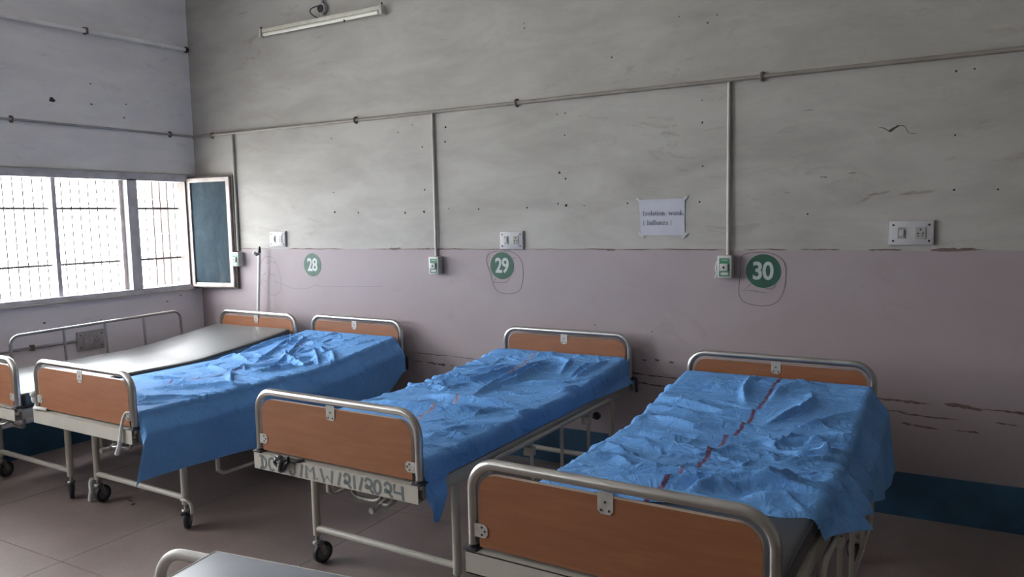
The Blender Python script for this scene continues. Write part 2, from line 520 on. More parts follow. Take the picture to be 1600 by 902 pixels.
# ---- windows
def twisted(p0, p1, w, turns, n):
    m = MB(); p0 = Vector(p0); p1 = Vector(p1); b = 0
    for i in range(n+1):
        t = i/n; c = p0.lerp(p1, t); a = turns*2*PI*t
        for k in range(4):
            q = a+k*PI/2
            m.v.append((c.x+w*math.cos(q), c.y, c.z+w*math.sin(q)))
    for i in range(n):
        for k in range(4):
            a0 = i*4+k; a1 = i*4+(k+1) % 4
            m.quad(a0, a1, a1+4, a0+4)
    m.quad(0, 1, 2, 3); m.quad(4*n, 4*n+1, 4*n+2, 4*n+3)
    return m
def window(name, y0, y1, casement_first=True):
    root = empty(name, (0, (y0+y1)/2, WZ0)); struct(root)
    oy = (y0+y1)/2
    def B(nm, mat, xa, xb, ya, yb, za, zb, bev=0.0):
        return MB().box(xa, xb, ya-oy, yb-oy, za-WZ0, zb-WZ0, bev).build(nm, mat, root, smooth=False)
    fx0, fx1 = -0.09, 0.012
    B('head_frame', M['frame_paint'], fx0, fx1, y1, y0, WZ1-0.012, WZ1+0.045)
    B('head_ledge', M['pvc'], -0.01, 0.024, y1-0.02, y0+0.03, WZ1+0.045, WZ1+0.055)
    B('sill_frame', M['frame_paint'], fx0, fx1, y1, y0, WZ0-0.032, WZ0+0.006)
    B('sill_ledge', M['pvc'], -0.02, 0.032, y1-0.02, y0+0.06, WZ0-0.042, WZ0-0.032)
    B('jamb_frame', M['sash_dark'], fx0, fx1, y0-0.022, y0, WZ0, WZ1)
    B('jamb_frame', M['frame_paint'], fx0, fx1, y1, y1+0.03, WZ0, WZ1)
    ym = y0-0.465
    B('mullion', M['frame_paint'], fx0, fx1, ym-0.083, ym, WZ0, WZ1)
    yn = y1+0.465
    B('mullion', M['frame_paint'], fx0, fx1, yn, yn+0.083, WZ0, WZ1)
    B('glazing_bar', M['frame_paint'], -0.07, -0.02, oy-0.016, oy+0.016, WZ0, WZ1)
    B('glazing_stop', M['sash_paint'], -0.085, -0.05, ym-0.113, ym-0.083, WZ0, WZ1)
    # iron bars
    for z in (1.335, 1.753):
        b = twisted((-0.115, y1-oy, z-WZ0), (-0.115, y0-oy, z-WZ0), 0.0105, (y0-y1)/0.06, int((y0-y1)/0.0075))
        b.build('horizontal_bar', M['bar'], root, smooth=False)
    y = y0-0.04; base = None
    while y > y1+0.03:
        if base is None:
            o = MB().tube([(0, 0, 0), (0, 0, WZ1-WZ0)], 0.0048, 8).build('vertical_bar', M['bar'], root); base = o
        else:
            o = base.copy(); C.objects.link(o)
        o.parent = root; o.location = (-0.115, y-oy, 0)
        y -= 0.068
    return root
w1 = window('window_1', *wins[0])
w2 = window('window_2', *wins[1])  # unseen window, added to light the room
# open casement of window_1, hinged at the corner jamb and standing out into the room
def casement(root, hinge, free, z0, z1):
    oy = root.location.y; oz = root.location.z
    hx, hy = hinge; fx, fy = free
    w = math.hypot(fx-hx, fy-hy); a = math.atan2(fy-hy, fx-hx)
    h = z1-z0
    m = MB(); t = 0.016
    b = 0.034
    for (xa, xb, za, zb) in ((0, w, 0, b), (0, w, h-b, h), (0, b, b, h-b), (w-b, w, b, h-b)):
        m.box(xa, xb, -t, t, za, zb)
    s = m.build('casement_sash', M['sash_paint'], root, smooth=False)
    s.location = (hx, hy-oy, z0-oz); s.rotation_euler = (0, 0, a)
    MB().box(b, w-b, -0.004, 0.004, b, h-b).build('pane', M['film_glass'], s, smooth=False)
    mm = MB()
    for (xa, xb, za, zb) in ((-0.004, w+0.022, h, h+0.014), (-0.004, w+0.022, -0.014, 0), (w, w+0.022, 0, h)):
        mm.box(xa, xb, t*0.2, t+0.022, za, zb)
    mm.build('sash_rebate', M['sash_dark'], s, smooth=False)
    for z in (0.12, h-0.12):
        MB().lathe([(0.008, -0.03), (0.008, 0.03)], (-0.004, -0.006, z), 'z', 10).build('hinge', M['rust'], s)
    MB().box(b+0.004, b+0.012, -t-0.006, -t, 0.02, 0.06).build('latch', M['rust'], s, smooth=False)
    for (x_, z_) in ((w-b-0.02, h-b-0.04), (w-b-0.012, b+0.08)):
        MB().lathe([(0.005, -0.007), (0.004, -0.0042)], (x_, 0, z_), 'y', 10).build('knob', M['dark_hole'], s)
    return s
casement(w1, (0.010, -0.090), (0.468, -0.036), 1.085, 2.000)
# unseen ventilator added high in the front wall (behind the camera) for fill light
for k_, (a_, b_) in enumerate(ADDED_VENTS):
    v_ = struct(empty('window_%d' % (k_+3), ((a_+b_)/2, RY, VZ0))); w_ = (b_-a_)/2; h_ = VZ1-VZ0
    for (xa, xb, za, zb) in ((-w_, w_, 0, 0.04), (-w_, w_, h_-0.04, h_), (-w_, -w_+0.04, 0.04, h_-0.04), (w_-0.04, w_, 0.04, h_-0.04), (-0.02, 0.02, 0.04, h_-0.04)):
        MB().box(xa, xb, -0.10, 0.01, za, zb).build('frame', M['frame_paint'], v_, smooth=False)

v_ = struct(empty('window_4', (0, (LV[0]+LV[1])/2, LV[2]))); w_ = (LV[0]-LV[1])/2; h_ = LV[3]-LV[2]  # added, out of view: lets high daylight onto beds and floor
for (ya, yb, za, zb) in ((-w_, w_, 0, 0.04), (-w_, w_, h_-0.04, h_), (-w_, -w_+0.04, 0.04, h_-0.04), (w_-0.04, w_, 0.04, h_-0.04), (-0.02, 0.02, 0.04, h_-0.04)):
    MB().box(-0.10, 0.01, ya, yb, za, zb).build('frame', M['frame_paint'], v_, smooth=False)

# outside: ground and a painted brick pier beyond the casement opening
struct(MB().box(-25, 25, -25, 25, -0.9, -0.6).build('ground_outside', M['outside_ground'], smooth=False))
m = MB(); m.box(-0.86, -0.55, 0.17, 0.55, -0.6, 3.6)
pier = struct(m.build('pillar_outside', M['pier'], smooth=False))
for k in range(9):
    MB().box(-0.865, -0.545, 0.165, 0.555, 1.05+k*0.16, 1.06+k*0.16).build('mortar_joint', M['sash_paint'], pier, smooth=False)

# ================================================================== WALL FITTINGS
def conduit(name, pts, r, mat, label, clamps=(), n=10, axis='x'):
    m = MB(); m.tube(pts, r, n)
    o = m.build(name, mat)
    tag(o, label, 'conduit')
    for (c, vert) in clamps:
        mm = MB()
        if axis == 'x':
            mm.box(c[0]-0.012, c[0]+0.012, -0.004, 0, c[2]-0.024, c[2]+0.024)
            mm.tube([(c[0], 0.0, c[2]-r-0.012), (c[0], -2*r-0.006, c[2]-r-0.003), (c[0], -2*r-0.006, c[2]+r+0.003), (c[0], 0, c[2]+r+0.012)], 0.006, 6)
        else:
            mm.box(0, 0.004, c[1]-0.012, c[1]+0.012, c[2]-0.024, c[2]+0.024)
            mm.tube([(0, c[1], c[2]-r-0.012), (2*r+0.006, c[1], c[2]-r-0.003), (2*r+0.006, c[1], c[2]+r+0.003), (0, c[1], c[2]+r+0.012)], 0.006, 6)
        mm.build('clamp', M['rust'], o)
    return o
ZC = 2.352
conduit('wall_conduit', [(0.012, -0.012, ZC+0.006), (2, -0.012, ZC), (4.7, -0.012, ZC+0.002), (RX, -0.012, ZC)], 0.0115, M['conduit_paint'],
        'long thin horizontal conduit running across the wall above the bed numbers',
        [((x_, 0, ZC+0.002), 0) for x_ in (0.253, 1.819, 3.177, 4.717, 6.3, 7.9)])
conduit('wall_conduit', [(0.011, -0.024, ZC+0.01), (0.011, -1.4, ZC+0.008), (0.011, -2.65, ZC+0.01)], 0.009, M['conduit_grey'],
        'thin grey conduit along the window wall below the thick pipe',
        [((0, y_, ZC+0.01), 0) for y_ in (-0.228, -1.463, -2.5)], axis='y')
drops = [(0.500, 1.385, 'vertical conduit drop behind the open window shutter'), (2.512, 1.355, 'vertical conduit drop between bed numbers 28 and 29'),
         (4.541, 1.375, 'vertical conduit drop beside the isolation ward notice')]
for (x_, zb, lb) in drops:
    tag(MB().tube([(x_, -0.013, ZC-0.0115), (x_, -0.013, (ZC+zb)/2), (x_+0.001, -0.017, zb)], 0.0105, 10).build('conduit_drop', M['pvc']), lb, 'conduit', 'vertical conduit drops')
# thick pipe high on the window wall
p = MB().tube([(0.026, -0.05, 3.078), (0.026, -1.4, 3.0513), (0.026, -2.68, 3.026)], 0.0165, 14).build('wall_pipe', M['pvc_white'])
tag(p, 'thick white pipe high on the window wall ending near the corner', 'pipe')
MB().lathe([(0.024, -0.012), (0.026, 0.0), (0.022, 0.012)], (0.026, -0.04, 3.078), 'y', 14).build('end_cap', M['dark_hole'], p)
for y_ in (-0.9, -2.4):
    MB().box(0, 0.046, y_-0.008, y_+0.008, 3.06+(y_+0.05)*0.0198-0.004, 3.078+(y_+0.05)*0.0198+0.024).build('saddle', M['rust'], p, smooth=False)

# fluorescent batten
tl = empty('tube_light', (1.53, 0, 3.085))
tag(tl, 'unlit fluorescent tube light mounted high on the wall', 'tube light')
LT = 0.60
MB().box(-LT, LT, -0.052, -0.024, 0.006, 0.036, 0.004).build('batten', M['batten'], tl)
MB().tube([(-LT+0.03, -0.050, -0.010), (LT-0.03, -0.050, -0.010)], 0.0135, 14).build('tube', M['tube_lamp'], tl)
for s in (-1, 1):
    MB().box(s*LT-0.012, s*LT+0.012, -0.066, -0.02, -0.026, 0.038, 0.004).build('end_holder', M['bracket'], tl)
    MB().lathe([(0.006, -0.002), (0.006, 0.012)], (s*LT, -0.045, 0.042), 'z', 8).build('holder_pin', M['dark_hole'], tl)
MB().lathe([(0.007, 0), (0.007, 0.02)], (0.26, -0.055, -0.03), 'z', 8).build('starter', M['dark_hole'], tl)
for s in (-0.4, 0.4):
    MB().box(s-0.02, s+0.02, -0.024, 0, 0.012, 0.032).build('wall_bracket', M['bracket'], tl, smooth=False)
jb = empty('junction_box', (1.545, 0, 3.19)); tag(jb, 'round junction box with loose wires above the tube light', 'junction box')
MB().lathe([(0.046, 0), (0.046, -0.03), (0.040, -0.038)], (0, 0, 0), 'y', 20).build('box', M['conduit_grey'], jb)
MB().lathe([(0.030, -0.038), (0.028, -0.043)], (0.004, 0, -0.004), 'y', 20).build('cover', M['dark_hole'], jb)
MB().tube([(0.0, -0.014, 0.04), (0.0, -0.014, 0.80)], 0.011, 10).build('riser_conduit', M['conduit_grey'], jb)
MB().tube(smooth_path([(-0.02, -0.04, 0.02), (-0.07, -0.06, 0.0), (-0.075, -0.06, -0.03), (-0.03, -0.05, -0.065), (0.0, -0.045, -0.072)]), 0.004, 6).build('wire', M['black_plastic'], jb)
MB().tube(smooth_path([(0.01, -0.04, -0.03), (0.02, -0.05, -0.055), (0.015, -0.045, -0.072)]), 0.004, 6).build('wire', M['pvc'], jb)

# switchboards
def switchboard(x0, x1, z0, z1, label, axis='x', mats=('plate', 'switch')):
    w, h = x1-x0, z1-z0
    root = empty('switchboard', ((x0+x1)/2, 0, (z0+z1)/2) if axis == 'x' else (0, (x0+x1)/2, (z0+z1)/2), 0 if axis == 'x' else PI/2)
    tag(root, label, 'switchboard', 'wall switchboards')
    off = 0.0 if axis == 'x' else -0.004
    def B(nm, mat, xa, xb, ya, yb, za, zb, par=root, bev=0):
        return MB().box(xa, xb, ya+off, yb+off, za, zb, bev).build(nm, mat, par, smooth=bool(bev))
    B('back_box', M['conduit_grey'], -w/2-0.003, w/2+0.004, -0.012, 0, -h/2-0.004, h/2+0.004)
    B('faceplate', M[mats[0]], -w/2, w/2, -0.017, -0.012, -h/2, h/2, bev=0.0015)
    a = B('switch', M[mats[1]], -w*0.30, -w*0.13, -0.021, -0.017, -h*0.24, h*0.24)
    B('rocker', M['plate'], -w*0.27, -w*0.17, -0.026, -0.021, -h*0.13, h*0.13, a)
    b = B('socket', M[mats[1]], w*0.10, w*0.32, -0.021, -0.017, -h*0.25, h*0.25)
    cx = w*0.21
    for (dx, dz, rr) in ((0, 0.14, 0.004), (-0.055, -0.02, 0.004), (0.055, -0.02, 0.004), (-0.045, -0.13, 0.003), (0.045, -0.13, 0.003)):
        MB().lathe([(rr, -0.0215), (rr, -0.0205)], (cx+dx*w, off, dz*h), 'y', 10).build('pin_hole', M['dark_hole'], b)
    for sx in (-1, 1):
        for sz in (-1, 1):
            MB().lathe([(0.0055, -0.019), (0.0045, -0.017)], (sx*w*0.40, off, sz*h*0.34), 'y', 10).build('screw', M['screw'], root)
    return root
switchboard(0.878, 1.046, 1.424, 1.541, 'small switchboard on the wall above bed number 28')
switchboard(3.034, 3.206, 1.408, 1.521, 'switchboard directly above bed number 29')
switchboard(5.360, 5.562, 1.433, 1.552, 'switchboard standing alone on the wall past bed number 30')
switchboard(-1.128, -0.924, 0.69, 0.825, 'overpainted switchboard low on the window wall behind the bed rail', 'y', ('plate_painted', 'plate_painted'))
lc = MB().tube([(0.014, -1.132, 0.765), (0.014, -2.2, 0.765), (0.014, -4.0, 0.765)], 0.010, 10).build('wall_conduit', M['conduit_grey'])
tag(lc, 'short grey conduit leading to the overpainted switchboard under the window', 'conduit')
MB().box(0.004, 0.03, -1.465, -1.44, 0.745, 0.787).build('clamp', M['rust'], lc, smooth=False)

# nurse-call boxes
def call_box(x0, z0, z1, label, w=0.082, depth=0.060, rz=0.0):
    h = z1-z0
    root = empty('call_box', (x0+w/2, -0.004, (z0+z1)/2), rz)
    tag(root, label, 'call box', 'nurse call boxes')
    MB().box(-w/2, w/2, -depth, 0, -h/2, h/2, 0.006).build('housing', M['call_box'], root)
    l = MB().box(-w*0.36, w*0.36, -depth-0.0012, -depth+0.001, -h*0.42, h*0.38).build('front_label', M['call_green'], root, smooth=False)
    MB().box(-w*0.30, w*0.24, -depth-0.010, -depth-0.001, -h*0.18, h*0.14, 0.002).build('switch', M['call_box'], l)
    MB().lathe([(0.0065, -depth-0.0112), (0.0055, -depth-0.0095)], (-w*0.03, 0, -h*0.02), 'y', 14).build('button', M['dark_hole'], l)
    MB().box(-w*0.25, w*0.25, -depth-0.0016, -depth-0.0008, -h*0.36, -h*0.24).build('print_strip', M['call_box'], l, smooth=False)
    MB().box(-w*0.22, w*0.22, -depth-0.0016, -depth-0.0008, h*0.28, h*0.31).build('print_strip', M['call_box'], l, smooth=False)
    return root
call_box(0.468, 1.260, 1.378, 'green and white call box beside the open window shutter')
call_box(2.478, 1.230, 1.355, 'green and white call box between bed numbers 28 and 29')
c3 = call_box(4.491, 1.245, 1.375, 'green and white call box next to bed number 30')
MB().tube(smooth_path([(-0.042, -0.055, 0.03), (-0.052, -0.05, -0.01), (-0.045, -0.052, -0.04), (-0.058, -0.045, -0.068)]), 0.0035, 6, radii=None).build('plastic_wrap', M['bandage'], c3)

# bed number signs
def text_mesh(body, size, name, mat, parent, loc, rot, bold=0.0, xs=1.0, space=1.0):
    cu = bpy.data.curves.new(name, 'FONT')
    cu.body = body; cu.size = size; cu.align_x = 'CENTER'; cu.align_y = 'CENTER'
    cu.offset = bold; cu.extrude = 0.0004; cu.space_character = space; cu.resolution_u = 6
    tmp = bpy.data.objects.new(name, cu); C.objects.link(tmp)
    dg = bpy.context.evaluated_depsgraph_get(); dg.update()
    me = bpy.data.meshes.new_from_object(tmp.evaluated_get(dg))
    bpy.data.objects.remove(tmp)
    me.materials.clear(); me.materials.append(mat)
    # centre on the outline
    xs_ = [v.co.x for v in me.vertices]; ys_ = [v.co.y for v in me.vertices]
    cx, cy = (min(xs_)+max(xs_))/2, (min(ys_)+max(ys_))/2
    for v in me.vertices: v.co.x = (v.co.x-cx)*xs; v.co.y -= cy
    o = bpy.data.objects.new(name, me); C.objects.link(o)
    o.parent = parent; o.location = loc; o.rotation_euler = rot
    return o
for (num, x_, z_, rr, lb) in (('28', 1.319, 1.279, 0.090, 'round green bed number sign 28 on bare wall nearest the window'), ('29', 3.039, 1.294, 0.0905, 'round green bed number sign 29 directly below a switchboard'), ('30', 4.733, 1.285, 0.0945, 'largest round green bed number sign 30 close beside a call box')):
    s = MB().lathe([(rr, 0), (rr, -0.0012)], (0, 0, 0), 'y', 56).build('bed_number_sign', M['sign_green'], smooth=False)
    s.location = (x_, -0.0042, z_)
    tag(s, lb, 'sign', 'bed number signs')
    text_mesh(num, 0.138, 'numerals', M['sign_white'], s, (0, -0.0016, 0.002), (PI/2, 0, 0), 0.0035, 0.80 if num != '30' else 0.88, 0.94)

# paper notice
pp = empty('paper_notice', (4.146, -0.001, 1.598), 0)
tag(pp, 'white paper notice reading Isolation ward ( Influnza )', 'notice')
m = MB(); nx, nz = 16, 12
for j in range(nz+1):
    for i in range(nx+1):
        u, v = i/nx, j/nz
        xw = (-0.142+0.012*(1-v))*(1-u)+0.139*u
        m.v.append((xw, -0.0022-0.0022*abs(math.sin(u*7+v*4))*math.sin(v*PI)*math.sin(u*PI)-0.0015*math.sin(5*v+3*u)**2, -0.108+0.214*v))
for j in range(nz):
    for i in range(nx):
        a = j*(nx+1)+i
        m.quad(a, a+1, a+nx+2, a+nx+1)
m.build('sheet', M['paper'], pp)
for (sx, sz, an) in ((-0.140, 0.102, 0.7), (0.138, -0.110, -0.7), (0.138, 0.104, -0.7), (-0.128, -0.106, 0.7)):
    t = MB().box(-0.02, 0.02, -0.0007, 0, -0.007, 0.007).build('tape', M['sign_white'], pp, smooth=False)
    t.location = (sx, -0.0055, sz); t.rotation_euler = (0, an, 0)
# serif lettering drawn as strokes: unit = x-height 0.46, ascender 0.70
TK, TN = 0.085, 0.038
def serif(x, y, w=0.2): return ([(x-w/2, y), (x+w/2, y)], TN)
def ell(cx, cy, rx, ry, a0=0, a1=360, n=16):
    pts = [(cx+rx*math.cos(math.radians(a0+(a1-a0)*i/n)), cy+ry*math.sin(math.radians(a0+(a1-a0)*i/n))) for i in range(n+1)]
    return pts
def ew(pts, cx, rx):  # stroke weights of a round: heavy at the sides
    return [TN+(TK-TN)*min(1, abs(p[0]-cx)/rx)**1.5 for p in pts]
def rnd_(cx, cy, rx, ry, a0=0, a1=360, n=16):
    p = ell(cx, cy, rx, ry, a0, a1, n); return (p, ew(p, cx, rx))
G = {
 'I': (0.36, [([(0.18, 0), (0.18, 0.68)], TK), serif(0.18, 0.015, 0.26), serif(0.18, 0.665, 0.26)]),
 's': (0.38, [(smooth_path([(0.30, 0.38), (0.19, 0.455), (0.08, 0.37), (0.17, 0.26), (0.28, 0.19), (0.30, 0.09), (0.18, 0.0), (0.07, 0.09)]), 0.055), ([(0.31, 0.34), (0.31, 0.45)], TN), ([(0.06, 0.02), (0.06, 0.13)], TN)]),
 'o': (0.50, [rnd_(0.25, 0.23, 0.17, 0.225)]),
 'l': (0.28, [([(0.14, 0), (0.14, 0.70)], TK), serif(0.14, 0.015, 0.22), ([(0.04, 0.67), (0.14, 0.69)], TN)]),
 'a': (0.45, [([(0.31, 0.08), (0.31, 0.34)], TK), (smooth_path([(0.31, 0.34), (0.22, 0.445), (0.10, 0.36)]), TN+0.01), (smooth_path([(0.31, 0.26), (0.15, 0.21), (0.07, 0.11), (0.15, 0.01), (0.31, 0.09)]), 0.055), ([(0.31, 0.06), (0.37, 0.01), (0.43, 0.05)], TN)]),
 't': (0.28, [([(0.13, 0.07), (0.13, 0.58)], TK), ([(0.02, 0.44), (0.26, 0.44)], TN), ([(0.13, 0.07), (0.18, 0.01), (0.27, 0.06)], TN)]),
 'i': (0.28, [([(0.14, 0), (0.14, 0.45)], TK), serif(0.14, 0.015, 0.22), ([(0.04, 0.42), (0.14, 0.44)], TN), ([(0.14, 0.60), (0.14, 0.68)], 0.09)]),
 'n': (0.50, [([(0.12, 0), (0.12, 0.45)], TK), serif(0.12, 0.015), ([(0.02, 0.42), (0.12, 0.44)], TN), (smooth_path([(0.12, 0.34), (0.25, 0.445), (0.37, 0.34)]), TN+0.015), ([(0.37, 0), (0.37, 0.35)], TK), serif(0.38, 0.015)]),
 'w': (0.72, [([(0.08, 0.44), (0.23, 0.0)], TK), ([(0.23, 0.0), (0.36, 0.44)], TN), ([(0.36, 0.44), (0.50, 0.0)], TK), ([(0.50, 0.0), (0.64, 0.44)], TN), serif(0.08, 0.44), serif(0.35, 0.44), serif(0.63, 0.44, 0.16)]),
 'r': (0.34, [([(0.12, 0), (0.12, 0.45)], TK), serif(0.12, 0.015), ([(0.02, 0.42), (0.12, 0.44)], TN), (smooth_path([(0.12, 0.31), (0.21, 0.43), (0.31, 0.41)]), 0.06)]),
 'd': (0.50, [rnd_(0.22, 0.22, 0.16, 0.215), ([(0.37, 0), (0.37, 0.70)], TK), ([(0.27, 0.67), (0.37, 0.69)], TN), ([(0.37, 0.02), (0.46, 0.03)], TN)]),
 '(': (0.34, [(ell(0.38, 0.26, 0.25, 0.48, 125, 235), 0.05)]),
 ')': (0.34, [(ell(-0.04, 0.26, 0.25, 0.48, -55, 55), 0.05)]),
 'f': (0.32, [([(0.13, 0), (0.13, 0.56)], TK), serif(0.13, 0.015), ([(0.02, 0.44), (0.26, 0.44)], TN), (smooth_path([(0.13, 0.55), (0.21, 0.69), (0.33, 0.64)]), 0.055)]),
 'u': (0.50, [([(0.12, 0.44), (0.12, 0.12)], TK), (smooth_path([(0.12, 0.13), (0.22, 0.01), (0.37, 0.11)]), TN+0.015), ([(0.37, 0.0), (0.37, 0.44)], TK), ([(0.02, 0.43), (0.12, 0.44)], TN), ([(0.28, 0.43), (0.37, 0.44)], TN), ([(0.37, 0.015), (0.46, 0.02)], TN)]),
 'z': (0.42, [([(0.06, 0.43), (0.36, 0.43)], TN+0.01), ([(0.34, 0.43), (0.08, 0.02)], TK), ([(0.06, 0.02), (0.37, 0.02)], TN+0.01), ([(0.37, 0.02), (0.38, 0.12)], TN), ([(0.06, 0.43), (0.05, 0.33)], TN)]),
 ' ': (0.26, []),
}
for (line, x0, z0, size) in (('Isolation  ward', -0.117, 0.010, 0.0400), ('( Influnza )', -0.117, -0.046, 0.0410)):
    x = x0; m = MB()
    for ch in line:
        adv, strokes = G[ch]
        for pts, w in strokes:
            ww = [q*size for q in w] if isinstance(w, list) else w*size
            m.ribbon([(x+px*size, z0+pz*size) for px, pz in pts], ww, -0.0082, 'xz')
        x += adv*size*0.985
    tx = m.build('printed_line', M['ink'], pp, smooth=False, recalc=False)

# ---- marks on the walls
def wall_line(name, pts, w, mat, closed=False, off=-0.0049, par=wb, sm=True):
    p = smooth_path(pts, 6, closed) if sm else pts
    return MB().ribbon(p, w, off, 'xz', closed).build(name, mat, par, smooth=False)
wall_line('pen_circle', [(2.994,1.389),(2.943,1.376),(2.918,1.338),(2.926,1.294),(2.947,1.245),(2.963,1.176),(2.994,1.127),(3.044,1.109),(3.109,1.108),(3.159,1.125),(3.184,1.157),(3.199,1.231),(3.194,1.304),(3.171,1.352),(3.122,1.383),(3.066,1.392)], 0.0030, M['pen'], True)
wall_line('pen_stroke', [(2.989,1.208),(2.970,1.179),(3.075,1.184),(3.101,1.216)], 0.0030, M['pen'], sm=False)
wall_line('pen_stroke', [(3.107,1.340),(3.146,1.349)], 0.0026, M['pen'], sm=False, off=-0.0062)
wall_line('pen_circle', [(4.724,1.391),(4.651,1.384),(4.614,1.363),(4.61,1.295),(4.602,1.219),(4.601,1.15),(4.628,1.109),(4.678,1.093),(4.735,1.089),(4.791,1.102),(4.83,1.141),(4.852,1.216),(4.854,1.299),(4.836,1.348),(4.796,1.377),(4.756,1.389)], 0.0028, M['pen'], True)
wall_line('pen_stroke', [(4.667,1.21),(4.621,1.172),(4.685,1.172),(4.749,1.163)], 0.0028, M['pen'], sm=False, off=-0.0050)
wall_line('pen_stroke', [(4.742,1.19),(4.782,1.186),(4.804,1.215)], 0.0024, M['pen'], off=-0.0051)
wall_line('pencil_circle', [(0.831,1.342),(0.774,1.32),(0.739,1.259),(0.733,1.171),(0.759,1.101),(0.816,1.041),(0.888,1.028),(0.944,1.054),(0.967,1.124),(0.955,1.21),(0.93,1.278),(0.885,1.33)], 0.0035, M['pencil'], True)
for pts in ([(0.807,1.294),(0.833,1.286),(0.84,1.299),(0.883,1.297),(0.918,1.285)], [(0.778,1.198),(0.797,1.207),(0.764,1.18),(0.768,1.145),(0.81,1.138),(0.832,1.182),(0.844,1.26)], [(0.839,1.199),(0.911,1.192)]):
    wall_line('pencil_stroke', pts, 0.004, M['pencil'])
wall_line('plaster_crack', [(0.896,1.139),(0.967,1.124),(1.095,1.088),(1.199,1.087),(1.28,1.098),(1.349,1.121),(1.427,1.11),(1.515,1.112),(1.75,1.118),(2.0,1.126)], 0.0032, M['pencil'])
holes = [(3.474,1.891,9),(3.517,1.852,7),(3.461,1.696,6),(3.518,1.683,9),(2.417,1.822,7),(1.571,1.684,9),(1.802,1.675,7),(2.24,1.665,8),(2.407,1.668,9),(2.409,2.122,6),(2.611,2.243,8),(2.604,2.143,7),(2.618,1.685,4),(2.863,1.676,6),(3.236,1.676,6),(3.642,1.679,4),(3.93,1.685,6),(4.166,1.681,5),(4.372,1.681,6),(4.39,1.885,6),(4.387,2.132,6),(4.386,2.258,4),(3.515,2.123,5),(3.464,2.258,4),(3.521,2.259,5),(3.241,2.818,5),(3.239,2.849,4),(3.836,2.564,5),(4.251,2.743,4),(4.416,2.684,5),(4.469,2.721,4),(4.962,1.598,5),(5.641,1.971,5),(5.644,1.704,6),(5.828,1.699,5),(5.637,2.281,6),(5.714,2.283,5),(2.201,2.239,5),(1.567,2.239,5),(1.566,1.833,5),(2.33,2.28,4)]
for (x_, z_, rr) in holes:
    rr *= 0.0009
    n = 9; a0 = rnd.random()*6
    poly = [(x_+rr*rnd.uniform(0.75, 1.25)*math.cos(a0+2*PI*k/n), z_+rr*rnd.uniform(0.8, 1.3)*math.sin(a0+2*PI*k/n)) for k in range(n)]
    MB().prism(poly, -0.0012, 0.0, 'xz').build('nail_hole', M['dark_hole'], wb, smooth=False)
for (y_, z_, rr) in ((-1.173,2.528,20),(-0.878,2.682,7),(-0.881,2.532,8),(-0.6,2.565,6),(-0.902,3.089,8),(-0.623,2.458,8),(-0.93,0.90,5),(-0.35,0.98,7),(-0.22,1.02,6),(-1.35,0.93,9)):
    rr *= 0.0011; n = 9
    poly = [(y_+rr*rnd.uniform(0.7, 1.4)*math.cos(2*PI*k/n), z_+rr*rnd.uniform(0.5, 0.9)*math.sin(2*PI*k/n)) for k in range(n)]
    MB().prism(poly, 0.0, 0.0012 if z_ > 1.1 else 0.0052, 'yz').build('nail_hole', M['scuff'], wl, smooth=False)
def scuff(x0, z0, x1, z1, w, mat, seed, name='scuff_mark', off=-0.0052):
    r = random.Random(seed); n = max(6, int((x1-x0)/0.02))
    top = []; bot = []
    d = 0
    for i in range(n+1):
        t = i/n; x = x0+(x1-x0)*t; z = z0+(z1-z0)*t
        d = 0.7*d+r.uniform(-0.004, 0.004)
        e = min(1, 4*t+0.1, 4*(1-t)+0.1)
        top.append((x, z+d*0.4+w*e*r.uniform(0.15, 0.75))); bot.append((x, z+d*0.4-w*e*r.uniform(0.15, 0.75)))
    m = MB(); o = len(m.v)
    for a, b in zip(top, bot): m.v += [(a[0], off, a[1]), (b[0], off, b[1])]
    for i in range(n): m.quad(o+2*i, o+2*i+1, o+2*i+3, o+2*i+2)
    return m.build(name, mat, wb, smooth=False)
for k, a in enumerate([(2.266,0.650,2.60,0.648,0.006),(2.58,0.648,2.84,0.641,0.004),(2.27,0.589,2.36,0.587,0.006),(2.38,0.586,2.50,0.582,0.013),(2.49,0.583,2.56,0.579,0.022),(2.60,0.58,2.62,0.579,0.008),
        (3.90,0.640,4.05,0.635,0.010),(4.03,0.636,4.30,0.630,0.007),(3.96,0.585,4.06,0.580,0.010),(4.05,0.580,4.25,0.572,0.008),(3.95,0.545,4.03,0.543,0.003),
        (4.02,0.728,4.05,0.727,0.010),(4.10,0.735,4.13,0.73,0.012),(4.19,0.728,4.22,0.724,0.012),
        (3.70,0.93,3.715,0.928,0.006),(4.08,0.905,4.09,0.905,0.006)]):
    scuff(*a, M['scuff'], 100+k)
for k, a in enumerate([(5.30,0.622,5.565,0.613,0.014),(5.63,0.622,5.80,0.607,0.022),(5.78,0.612,6.45,0.600,0.013),(5.31,0.560,5.48,0.557,0.008),(5.42,0.553,5.70,0.541,0.009),(5.44,0.500,5.49,0.494,0.012),(5.49,0.495,5.61,0.487,0.010),(5.68,0.490,5.75,0.492,0.005),(5.73,0.490,5.79,0.486,0.010),(5.85,0.55,5.95,0.545,0.008)]):
    scuff(*a, M['scuff_light'], 200+k)
wall_line('plaster_crack', [(5.30,2.033),(5.321,2.031),(5.350,2.014),(5.372,2.026),(5.394,2.036),(5.42,2.030),(5.438,1.998),(5.47,1.992)], [0.002]*6+[0.004]*6+[0.014]*6+[0.010]*6+[0.004]*6+[0.003]*6+[0.002]*7, M['crack'], off=-0.001)
